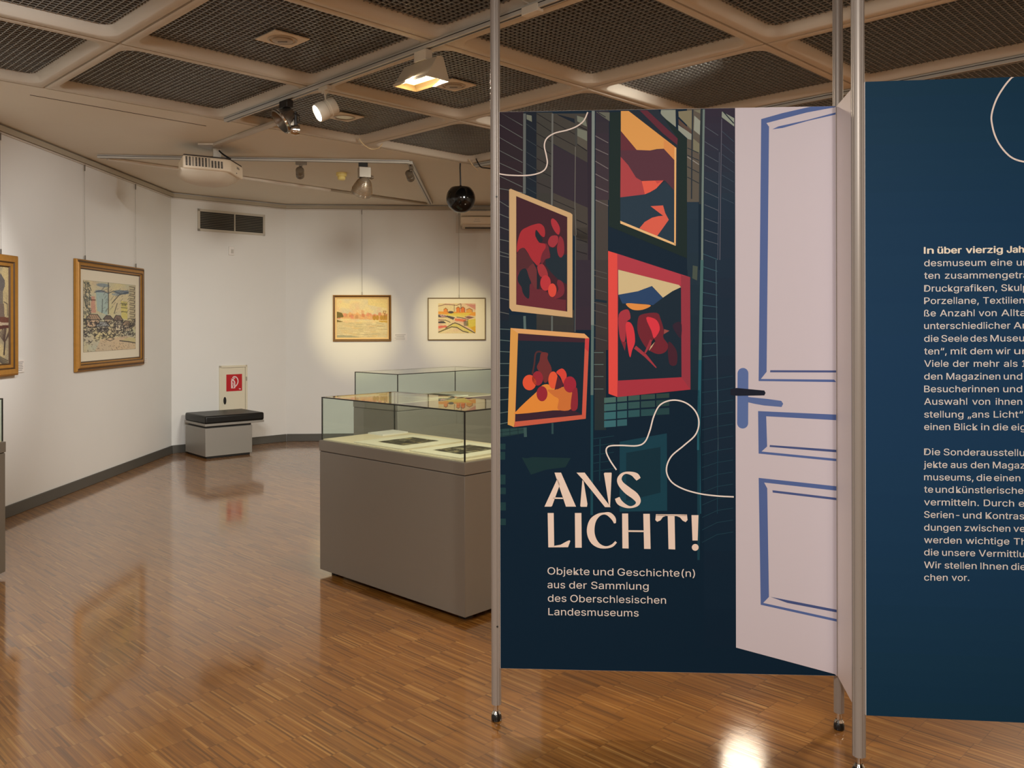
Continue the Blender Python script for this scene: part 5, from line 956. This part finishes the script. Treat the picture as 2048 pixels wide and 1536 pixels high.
# right part of the depot
grad(1374, 1402, 210, 404, (96, 90, 82), (92, 88, 80), 6); grad(1374, 1397, 404, 540, (30, 52, 70), (28, 50, 66), 4)
grad(1408, 1472, 205, 400, (52, 44, 62), (34, 52, 70), 14); grad(1408, 1472, 400, 1335, (30, 48, 68), (6, 34, 54), 24); grad(1375, 1402, 540, 780, (28, 50, 66), (20, 44, 58), 8)
for a, c in ((((585, 95), (725, 95), (728, 260), (640, 190), (580, 150)), (146, 156, 144)), (((752, 110), (880, 100), (880, 285), (755, 160)), (132, 128, 104)), (((750, 240), (885, 330), (885, 385), (845, 375), (752, 290)), (150, 158, 148)), (((905, 150), (962, 200), (962, 340), (900, 290)), (152, 160, 150)), (((900, 100), (962, 95), (962, 130)), (122, 124, 106)), (((895, 370), (955, 420), (955, 520), (895, 480)), (124, 124, 104)), (((752, 180), (880, 300), (880, 330), (755, 235)), (92, 74, 66))): A.poly(K2(*a), c, 2)
A.poly(K2((1170, 110), (1288, 175), (1288, 255), (1168, 165)), (146, 158, 148), 2); A.line(K2((1185, 115), (1285, 225)), 2.2, (36, 46, 58), 3)
A.line(K2((890, 90), (882, 500), (878, 950)), 2.6, (40, 50, 60), 4)
for ya, yb in ((460, 510), (530, 580), (640, 700), (740, 800)): A.line(K2((838, ya), (950, yb)), 1.6, (36, 48, 58), 3)
A.line(K2((838, 545), (950, 620)), 1.6, (150, 150, 146), 3)
A.line(K2((975, 95), (965, 500), (960, 1000)), 4.5, (44, 54, 60), 3); A.line(K2((996, 90), (985, 850), (980, 1536)), 4.2, (112, 132, 130), 4)
A.line([(1404, 520), (1400, 720)], 6, (70, 110, 112), 4); A.line([(1400, 720), (1397, 900)], 6, (36, 98, 116), 4); A.line([(1397, 900), (1397, 1120)], 5, (20, 62, 78), 4); A.poly(K5((910, 190), (955, 200), (950, 330), (905, 310)), (72, 86, 78), 3)
for k, ya in enumerate((255, 400, 520, 625, 745, 880, 1005, 1135, 1245, 1345)): A.line(K2((1005, ya), (1135, ya+85-5*k)), 1.1, (86, 96, 110), 3)
for k, ya in enumerate((300, 420, 520, 620, 720, 830, 940)): A.line(K2((1170, ya), (1285, ya+100-8*k)), 1.0, (62, 80, 98), 3)
A.line(K2((1168, 180), (1160, 700), (1150, 1536)), 1.5, (94, 96, 112), 4); A.line(K2((1145, 500), (1140, 1000), (1130, 1536)), 1.2, (82, 90, 108), 4)
for k in range(9): A.line(K5((1000, 80+115*k+5*k), (1140, 135+106*k+5*k)), 1.2, (54, 92, 108), 3)
A.line([(1432, 520), (1436, 900)], 1.5, (70, 96, 112), 4)
for k in range(14): A.line([(1404, 760+25*k), (1434, 757+24*k), (1466, 752+24*k)], 1.1, (30, 66, 82), 3)
A.line(K6((1222, 0), (1232, 760)), 2.5, (28, 82, 102), 4); A.line(K6((1340, 0), (1335, 760)), 1.2, (26, 66, 84), 4)
# teal crates and the dim frame
for i, x in enumerate((640, 720, 788, 866, 960)):
    x1 = (712, 780, 858, 952, 1040)[i]
    for k, y in enumerate((48, 88, 138, 190)):
        if k == 3 and i > 1: continue
        y1 = (80, 130, 182, 230)[k]; c = ((74, 112, 108), (62, 108, 112), (56, 110, 120), (58, 112, 124))[k]
        A.poly(K6((x, y-i*6), (x1, y-i*6-5), (x1, y1-i*7-5), (x, y1-i*7)), tuple(int(v*(1-0.09*i)) for v in c), 2)
A.poly(K6((735, 318), (1025, 266), (1027, 742), (735, 748)), (20, 66, 84), 2); A.poly(K6((775, 386), (986, 350), (986, 630), (775, 682)), (14, 50, 66), 3)
A.poly(K6((133, 412), (160, 420), (200, 412), (435, 418), (402, 474), (280, 490), (190, 520)), (22, 52, 58), 2)
for y in (300, 345, 400, 450, 500): A.line(K6((575, y), (700, y-18)), 1.1, (24, 66, 80), 3)
A.line(K6((615, 300), (612, 560)), 2, (20, 62, 78), 3)
# picture with mountains (top)
A.poly(K2((95, 118), (540, 96), (835, 375), (835, 1520), (83, 1212)), (22, 42, 42), 5)
A.poly(K2((198, 108), (560, 95), (745, 372), (742, 1398), (195, 1165)), (34, 46, 60), 6)
A.poly(K2((380, 100), (452, 100), (746, 372), (740, 432), (600, 318)), (98, 42, 58), 7); A.poly(K2((300, 108), (380, 103), (600, 318), (732, 425), (732, 456)), (30, 42, 56), 7)
A.poly(K2((200, 106), (275, 106), (733, 460), (716, 580), (612, 468), (545, 472), (480, 485), (352, 480), (200, 298)), (226, 164, 90), 8); A.poly(K2((612, 380), (733, 460), (716, 580), (612, 468)), (222, 150, 86), 9)
A.poly(K2((198, 298), (352, 480), (480, 485), (612, 468), (716, 580), (711, 868), (625, 775), (400, 775), (345, 745), (270, 625), (198, 545)), (88, 52, 66), 8); A.poly(K2((198, 298), (352, 482), (198, 484)), (102, 48, 60), 9)
A.poly(K2((198, 545), (270, 625), (345, 745), (400, 777), (430, 906), (195, 935)), (174, 70, 76), 8); A.poly(K2((400, 778), (610, 772), (540, 850), (480, 885), (430, 906)), (230, 98, 80), 9); A.poly(K2((530, 775), (610, 772), (548, 805)), (204, 78, 74), 10)
A.poly(K2((195, 935), (430, 906), (480, 888), (540, 850), (625, 782), (711, 868), (714, 1385), (195, 1165)), (36, 58, 76), 8)
A.poly(K2((485, 1020), (605, 1012), (625, 1085), (660, 1150), (600, 1235), (548, 1306), (378, 1232), (430, 1170), (500, 1130), (560, 1115), (606, 1112)), (222, 100, 82), 9)
A.poly(K2((194, 1160), (725, 1378), (725, 1400), (196, 1186)), (236, 196, 140), 10); A.poly(K2((714, 455), (732, 462), (727, 1396), (712, 1385)), (238, 188, 124), 10)
# dark red abstract (left, cream frame)
A.poly(K3((100, 50), (118, 42), (775, 308), (795, 325), (795, 1456), (130, 1384), (103, 1350)), (206, 174, 130), 5); A.poly(K3((178, 122), (738, 352), (738, 1389), (178, 1313)), (66, 32, 44), 6)
A.poly(K3((182, 760), (260, 690), (330, 790), (380, 880), (400, 1140), (480, 1150), (620, 1250), (725, 1262), (722, 1386), (180, 1312)), (104, 42, 54), 7)
A.sm(K3((500, 640), (535, 690), (552, 790), (500, 815), (460, 870), (440, 800), (470, 720)), (112, 40, 54), 7)
A.sm(K3((190, 640), (230, 510), (300, 462), (380, 432), (440, 425), (482, 460), (495, 520), (485, 570), (450, 555), (398, 492), (388, 555), (432, 632), (492, 645), (500, 690), (468, 740), (448, 800), (440, 855), (402, 882), (350, 820), (300, 735), (262, 690), (215, 705), (187, 738)), (168, 46, 56), 8)
A.poly(K3((395, 492), (470, 592), (466, 620), (430, 634), (388, 562)), (28, 38, 48), 9); A.sm(K3((560, 385), (585, 368), (630, 412), (658, 480), (645, 545), (605, 515), (568, 445)), (172, 50, 62), 8)
A.sm(K3((560, 562), (630, 560), (636, 625), (590, 682), (545, 670), (526, 625)), (160, 52, 64), 8); A.sm(K3((660, 560), (698, 615), (704, 740), (672, 796), (640, 770), (626, 690), (642, 610)), (142, 46, 58), 8)
A.poly(K3((535, 685), (620, 690), (640, 780), (735, 760), (735, 1090), (640, 1040), (560, 960), (500, 880), (498, 820), (552, 800)), (28, 44, 56), 7)
A.sm(K3((188, 760), (255, 692), (325, 790), (380, 880), (320, 905), (285, 925), (195, 960)), (84, 42, 50), 8); A.sm(K3((300, 940), (365, 862), (402, 930), (402, 1140), (352, 1080)), (106, 50, 56), 9)
A.sm(K3((195, 1010), (230, 935), (285, 920), (318, 1010), (343, 1078), (326, 1100), (320, 1238), (282, 1230), (250, 1180), (235, 1120), (202, 1070)), (26, 40, 52), 9); A.poly(K3((350, 822), (402, 880), (440, 1050), (424, 1146), (404, 1140), (404, 930)), (30, 36, 48), 10)
A.sm(K3((418, 880), (470, 870), (510, 930), (526, 1000), (480, 1012), (440, 1000), (410, 930)), (160, 54, 62), 9); A.ell(*K3((500, 1075))[0], 10.5, 15.5, (188, 56, 64), 10); A.ell(*K3((574, 1155))[0], 8.4, 13.6, (218, 78, 64), 11)
A.sm(K3((640, 1040), (690, 1070), (708, 1150), (690, 1210), (630, 1245), (590, 1240), (640, 1150), (626, 1080)), (118, 42, 56), 9)
# still life (gold frame)
A.poly(K4((120, 148), (960, 212), (1015, 264), (975, 1180), (155, 1274), (90, 1246)), (214, 130, 84), 5)
A.poly(K4((120, 148), (206, 206), (165, 1273), (88, 1247)), (220, 162, 84), 6); A.poly(K4((120, 148), (960, 212), (1015, 264), (970, 266), (206, 208)), (226, 172, 112), 7); A.poly(K4((970, 265), (1015, 265), (972, 1180), (930, 1136)), (208, 92, 76), 6); A.poly(K4((970, 265), (1015, 265), (1008, 420), (963, 380)), (204, 66, 72), 7); A.poly(K4((168, 1212), (930, 1134), (974, 1180), (158, 1274)), (202, 98, 76), 6)
A.poly(K4((206, 208), (968, 265), (932, 1136), (172, 1212)), (18, 40, 56), 8); A.poly(K4((206, 210), (968, 266), (965, 312), (205, 290)), (64, 36, 50), 9); A.poly(K4((186, 1130), (810, 1072), (932, 1130), (172, 1210)), (58, 34, 50), 9)
A.line(K4((500, 436), (445, 416), (405, 442), (390, 560), (368, 672)), 3.2, (82, 46, 50), 9, 5); A.sm(K4((470, 430), (545, 435), (540, 500), (585, 600), (580, 690), (530, 765), (498, 760), (480, 690), (420, 600), (450, 520)), (112, 50, 52), 10)
A.sm(K4((190, 1090), (300, 980), (410, 880), (480, 800), (560, 792), (660, 850), (730, 815), (820, 880), (812, 1066), (600, 1085), (192, 1126)), (228, 144, 62), 10, 3); A.sm(K4((540, 850), (640, 850), (730, 815), (820, 880), (808, 1068), (660, 1074), (668, 960), (610, 920)), (206, 118, 60), 11)
for x, y, rx, ry, c in ((335, 768, 77, 88, (228, 88, 58)), (428, 720, 62, 82, (152, 42, 58)), (478, 895, 62, 86, (152, 40, 56)), (605, 740, 55, 98, (228, 92, 60)), (795, 790, 72, 92, (160, 40, 60))): A.ell(*K4((x, y))[0], rx/5.69, ry/5.69, c, 12)
A.sm(K4((640, 650), (705, 608), (752, 655), (755, 720), (725, 785), (685, 700)), (216, 72, 60), 11); A.poly(K4((655, 690), (725, 790), (690, 830), (620, 852)), (88, 36, 50), 13); A.sm(K4((822, 880), (850, 832), (880, 850), (880, 1062), (806, 1070)), (142, 42, 56), 13)
# bird (red frame)
A.poly(K5((122, 55), (205, 80), (885, 300), (888, 1345), (207, 1415), (128, 1385)), (178, 62, 78), 5); A.poly(K5((122, 55), (207, 82), (212, 1413), (126, 1383)), (228, 80, 74), 6); A.poly(K5((800, 280), (885, 300), (888, 1345), (805, 1352)), (152, 56, 72), 6); A.poly(K5((210, 1262), (805, 1230), (888, 1345), (207, 1415)), (170, 54, 70), 7)
A.poly(K5((215, 228), (800, 384), (805, 1230), (212, 1262)), (22, 42, 58), 8)
A.poly(K5((216, 230), (780, 372), (800, 392), (720, 430), (632, 490), (530, 382), (400, 430), (217, 463)), (212, 194, 150), 9); A.poly(K5((217, 463), (400, 430), (525, 382), (632, 490), (540, 560), (430, 545), (255, 545)), (40, 70, 112), 9); A.sm(K5((288, 545), (400, 548), (520, 562), (440, 603), (345, 600)), (228, 150, 76), 10)
A.sm(K5((222, 645), (305, 600), (330, 680), (292, 725), (282, 880), (255, 905), (226, 830)), (168, 56, 70), 9); A.sm(K5((285, 740), (325, 720), (360, 780), (372, 900), (345, 980), (325, 1045), (302, 930)), (216, 60, 72), 10); A.poly(K5((232, 870), (258, 905), (290, 900), (278, 985)), (128, 42, 56), 9)
A.sm(K5((400, 690), (440, 645), (575, 632), (610, 690), (640, 795), (635, 860), (680, 930), (660, 990), (600, 1015), (540, 1000), (470, 950), (400, 820)), (114, 38, 52), 9); A.sm(K5((475, 678), (540, 680), (585, 715), (602, 790), (550, 868), (525, 800)), (220, 58, 74), 10, 3); A.poly(K5((643, 783), (692, 798), (640, 830)), (152, 80, 76), 10)
A.line(K5((372, 950), (470, 1030), (570, 1142)), [7, 6, 2], (162, 58, 70), 11); A.line(K5((525, 885), (495, 950), (462, 1010)), [6, 5, 3], (160, 56, 70), 11); A.poly(K5((522, 935), (556, 902), (530, 950), (500, 985)), (206, 178, 142), 12); A.poly(K5((525, 900), (548, 870), (562, 895), (522, 940)), (20, 32, 44), 13)
A.sm(K5((682, 905), (740, 950), (765, 1020), (755, 1115), (690, 1100)), (72, 34, 50), 9); A.sm(K5((722, 745), (800, 720), (800, 860), (760, 830)), (52, 36, 54), 9)
# the white door
A.poly([(1470, 205), (1690, 200), (1690, 1354), (1669, 1348), (1472, 1295)], (204, 197, 206), 5)
BL = (84, 106, 162)
A.poly(K8((395, 280), (600, 222), (870, 156), (1130, 146), (1110, 165), (830, 217), (445, 318), (470, 352))+K7((447, 305), (392, 374), (1095, 380), (1130, 404), (370, 394)), BL, 6)
A.poly(K8((500, 378), (560, 350), (830, 290), (1130, 216), (1130, 236), (850, 295), (600, 365)), BL, 6); A.poly(K7((482, 290), (1130, 292), (1130, 312), (480, 310)), (76, 90, 140), 6)
A.poly(K7(*[(220+52*math.cos(a), 320+52*math.sin(a)) for a in [PI+k*PI/10 for k in range(11)]], *[(217+53*math.cos(a), 798+52*math.sin(a)) for a in [k*PI/10 for k in range(11)]]), (92, 116, 172), 6)
A.poly(K7((100, 470), (160, 460), (425, 485), (437, 508), (425, 532), (170, 536), (100, 528)), (26, 32, 48), 7); A.poly(K7((262, 546), (460, 566), (588, 584), (606, 612), (590, 643), (420, 628), (330, 612), (262, 596)), (92, 114, 168), 7)
A.poly(K7((365, 682), (1130, 716), (1130, 770), (443, 732), (452, 1022), (398, 1070), (1130, 1140), (1130, 1163), (370, 1090)), BL, 6); A.poly(K7((478, 1008), (1130, 1054), (1130, 1078), (475, 1026)), (70, 86, 136), 6)
A.poly(K9((247, 178), (760, 232), (760, 260), (282, 208), (302, 245), (313, 940), (276, 978), (760, 1082), (760, 1098), (260, 990)), BL, 6); A.poly(K9((335, 257), (760, 306), (760, 321), (337, 272)), (74, 90, 142), 6); A.poly(K9((322, 939), (760, 1022), (760, 1039), (430, 978)), (70, 86, 136), 6)
# the drawn cord
CORD = (226, 212, 204)
A.line(K1((40, 700), (110, 713), (180, 722), (330, 726), (440, 712), (520, 675), (550, 610), (540, 530), (522, 440), (545, 370), (620, 320), (740, 290), (830, 255), (900, 200), (938, 118)), 2.6, CORD, 14, 5)
A.line(K6((715, 490), (675, 430), (652, 375), (670, 345), (740, 340), (840, 342), (890, 318), (920, 250), (945, 160), (985, 90), (1060, 62), (1140, 78), (1200, 130), (1222, 200), (1200, 275), (1130, 340), (1050, 410), (1022, 490), (1050, 560), (1120, 605), (1220, 635), (1330, 650), (1436, 656)), 2.8, (236, 226, 220), 14, 6)
A.mb.build('printed_artwork', t1)
# the title, drawn letter by letter
T = Print(P1, 0.0, P1.L); TC = (238, 218, 204)
for q in ([(335, 507), (375, 507), (467, 716), (405, 716)], [(352, 545), (368, 580), (320, 712), (314, 716), (273, 716), (276, 710)], [(328, 659), (384, 660), (388, 669), (324, 668)],
          [(470, 507), (520, 507), (680, 719), (645, 719), (507, 548)], [(506, 552), (514, 562), (537, 700), (534, 717), (497, 717), (493, 712)], [(638, 512), (644, 507), (684, 507), (686, 512), (676, 716), (668, 700)],
          [(293, 755), (330, 755), (333, 966), (297, 966)], [(330, 957), (372, 950), (408, 930), (426, 922), (432, 927), (418, 965), (330, 966)], [(460, 755), (500, 755), (502, 968), (462, 968)],
          [(750, 758), (787, 758), (790, 973), (752, 972)], [(880, 760), (920, 760), (925, 976), (885, 975)], [(786, 861), (884, 862), (884, 872), (787, 871)],
          [(1030, 768), (1072, 768), (1076, 979), (1035, 977)], [(960, 762), (1146, 764), (1148, 775), (960, 772)], [(958, 762), (1035, 766), (1000, 780), (986, 800), (965, 809), (954, 798)], [(1148, 764), (1152, 798), (1140, 811), (1122, 802), (1105, 782), (1070, 768)],
          [(1176, 768), (1219, 768), (1214, 924), (1182, 924)]): T.poly(K6(*q), TC, 15)
def swell(pts, ws):
    q = catmull([(x, y, w_) for (x, y), w_ in zip(pts, ws)], 4); T.line([tuple(p[:2]) for p in q], [p[2] for p in q], TC, 15)
swell(K6((851, 548), (836, 528), (812, 514), (775, 508), (748, 520), (733, 548), (745, 580), (785, 618), (828, 650), (848, 680), (840, 705), (805, 719), (770, 712), (735, 690), (720, 662)), [v/3.072 for v in (30, 36, 24, 13, 18, 28, 36, 46, 44, 34, 20, 12, 22, 34, 30)])
swell(K6((706, 818), (698, 790), (672, 764), (640, 758), (605, 768), (572, 800), (558, 845), (560, 890), (578, 930), (610, 957), (650, 966), (688, 956), (713, 932)), [v/3.072 for v in (12, 26, 26, 12, 20, 38, 46, 46, 40, 26, 14, 16, 14)])
T.ell(*K6((1199, 966))[0], 6.8, 6.8, TC, 15)
T.mb.build('title_lettering', t1)
def W6(y0, y1, *ws): return [(t_, 1000+a/3.072, 780+(y0+(y1-y0)*(a-290)/900)/3.072, 1000+b/3.072, 780+(y0+(y1-y0)*(b-290)/900)/3.072, 14.2) for t_, a, b in ws]
words = W6(1133, 1148, ('Objekte', 292, 550), ('und', 573, 697), ('Geschichte(n)', 722, 1198))+W6(1217, 1232, ('aus', 292, 400), ('der', 425, 533), ('Sammlung', 560, 913))+W6(1300, 1316, ('des', 294, 408), ('Oberschlesischen', 432, 1020))+W6(1383, 1397, ('Landesmuseums', 297, 852))
for ln in (words[:3], words[3:6], words[6:8], words[8:]): put_lettering('subtitle_lettering', ln, P1, 0.002, ink((228, 218, 212)), t1, 0.0)
# the blue text panel
B = Print(P3, 0.001, P3.L-0.001)
zs = [(165, (24, 50, 64)), (500, (28, 60, 84)), (900, (26, 56, 76)), (1440, (22, 48, 66))]
uL = P3.L
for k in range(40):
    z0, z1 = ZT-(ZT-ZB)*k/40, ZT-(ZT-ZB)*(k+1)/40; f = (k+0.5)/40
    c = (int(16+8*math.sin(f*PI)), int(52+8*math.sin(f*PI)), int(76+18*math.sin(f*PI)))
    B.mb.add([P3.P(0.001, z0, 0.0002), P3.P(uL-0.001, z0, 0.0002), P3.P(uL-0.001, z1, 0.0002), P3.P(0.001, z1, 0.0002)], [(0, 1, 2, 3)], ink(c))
KA = crop(1700, 140, 4.043)
B.line(KA((1345, 20), (1260, 115), (1185, 235), (1145, 360), (1150, 450), (1180, 550), (1235, 640), (1310, 710), (1407, 742), (1520, 745), (1640, 720)), 3.4, CORD, 3, 6)
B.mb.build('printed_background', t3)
def L5(y0, y1, *ws): return [(t_, 1800+a/3.84, 470+(y0+(y1-y0)*(a-190)/700)/3.84, 1800+b/3.84, 470+(y0+(y1-y0)*(b-190)/700)/3.84, 13.0) for t_, a, b in ws]
def L6(y0, y1, *ws): return [(t_, 1800+a/4.8, 860+(y0+(y1-y0)*(a-232)/950)/4.8, 1800+b/4.8, 860+(y0+(y1-y0)*(b-232)/950)/4.8, 13.0) for t_, a, b in ws]
put_lettering('bold_lettering', L5(143, 135, ('In', 186, 257), ('über', 290, 472), ('vierzig', 508, 787), ('Jahr', 822, 985)), P3, 0.0012, ink((240, 230, 212)), t3, 0.0011)
body1 = (L5(240, 235, ('desmuseum', 186, 660), ('eine', 697, 862), ('um', 897, 1010)) + L5(336, 332, ('ten', 186, 305), ('zusammengetra', 345, 985)) + L5(435, 429, ('Druckgrafiken,', 186, 745), ('Skulp', 778, 985)) + L5(530, 526, ('Porzellane,', 186, 605), ('Textilien', 638, 955))
  + L5(625, 622, ('ße', 186, 275), ('Anzahl', 307, 572), ('von', 605, 742), ('Allta', 778, 965)) + L5(722, 719, ('unterschiedlicher', 186, 848), ('Ar', 873, 968)) + L5(820, 817, ('die', 186, 297), ('Seele', 318, 523), ('des', 541, 670), ('Museum', 695, 1030)) + L5(917, 915, ('ten“,', 186, 358), ('mit', 390, 512), ('dem', 540, 708), ('wir', 735, 848), ('un', 878, 985))
  + L5(1012, 1012, ('Viele', 186, 373), ('der', 407, 530), ('mehr', 567, 763), ('als', 798, 903), ('1', 938, 965)) + L5(1110, 1110, ('den', 186, 325), ('Magazinen', 357, 770), ('und', 797, 938)) + L5(1207, 1207, ('Besucherinnen', 186, 758), ('und', 793, 938)) + L5(1303, 1304, ('Auswahl', 186, 515), ('von', 555, 692), ('ihnen', 735, 938)) + L5(1402, 1402, ('stellung', 186, 487), ('„ans', 520, 685), ('Licht“', 720, 945)) + L5(1497, 1500, ('einen', 186, 385), ('Blick', 417, 597), ('in', 623, 685), ('die', 713, 830), ('eig', 855, 965))
  )
body2 = (L6(240, 250, ('Die', 232, 385), ('Sonderausstellu', 420, 1195)) + L6(362, 370, ('jekte', 228, 455), ('aus', 487, 645), ('den', 680, 855), ('Magaz', 892, 1200)) + L6(482, 492, ('museums,', 232, 705), ('die', 735, 880), ('einen', 903, 1155)) + L6(600, 612, ('te', 232, 318), ('und', 342, 515), ('künstlerischen', 540, 1245)) + L6(722, 736, ('vermitteln.', 232, 757), ('Durch', 805, 1095), ('e', 1140, 1195))
  + L6(842, 858, ('Serien-', 232, 570), ('und', 605, 782), ('Kontras', 823, 1192)) + L6(965, 978, ('dungen', 232, 585), ('zwischen', 620, 1058), ('ve', 1090, 1200)) + L6(1085, 1102, ('werden', 232, 590), ('wichtige', 632, 1050), ('Th', 1092, 1215)) + L6(1203, 1222, ('die', 232, 372), ('unsere', 405, 722), ('Vermittlu', 757, 1195)) + L6(1325, 1344, ('Wir', 232, 395), ('stellen', 428, 735), ('Ihnen', 773, 1035), ('die', 1068, 1205)) + L6(1445, 1452, ('chen', 232, 457), ('vor.', 497, 665)))
for body in (body1, body2): put_lettering('body_lettering', body, P3, 0.0012, ink((226, 220, 216)), t3, 0.00012)

# the maker's name on the wall projector
Wq = Wall((W_far.P(2.43, 0).x, W_far.P(2.43, 0).y), (W_far.P(2.9, 0).x, W_far.P(2.9, 0).y))
def plain(parent, text, u0, z0, u1, cap, off, name):
    vs, fs = lettering(name, [(text, 0, 0, 1, 0, 1)], lambda x, y: (u0+(u1-u0)*x, z0-cap*y), None, None)
    MB().add([Wq.P(v.x, v.y, off) for v in vs], fs, mat('card_text', (150, 146, 142))).build(name, parent)
wp = bpy.data.objects['wall_projector']
plain(wp, 'EPSON', -0.01, 2.822, 0.045, 0.012, 0.3008, 'maker_lettering')
MB().box((0.018, 0.3006, 2.800), (0.085, 0.001, 0.004), mat('card_text', (150, 146, 142)), Wq.mat(0, 0)).build('small_print', wp)
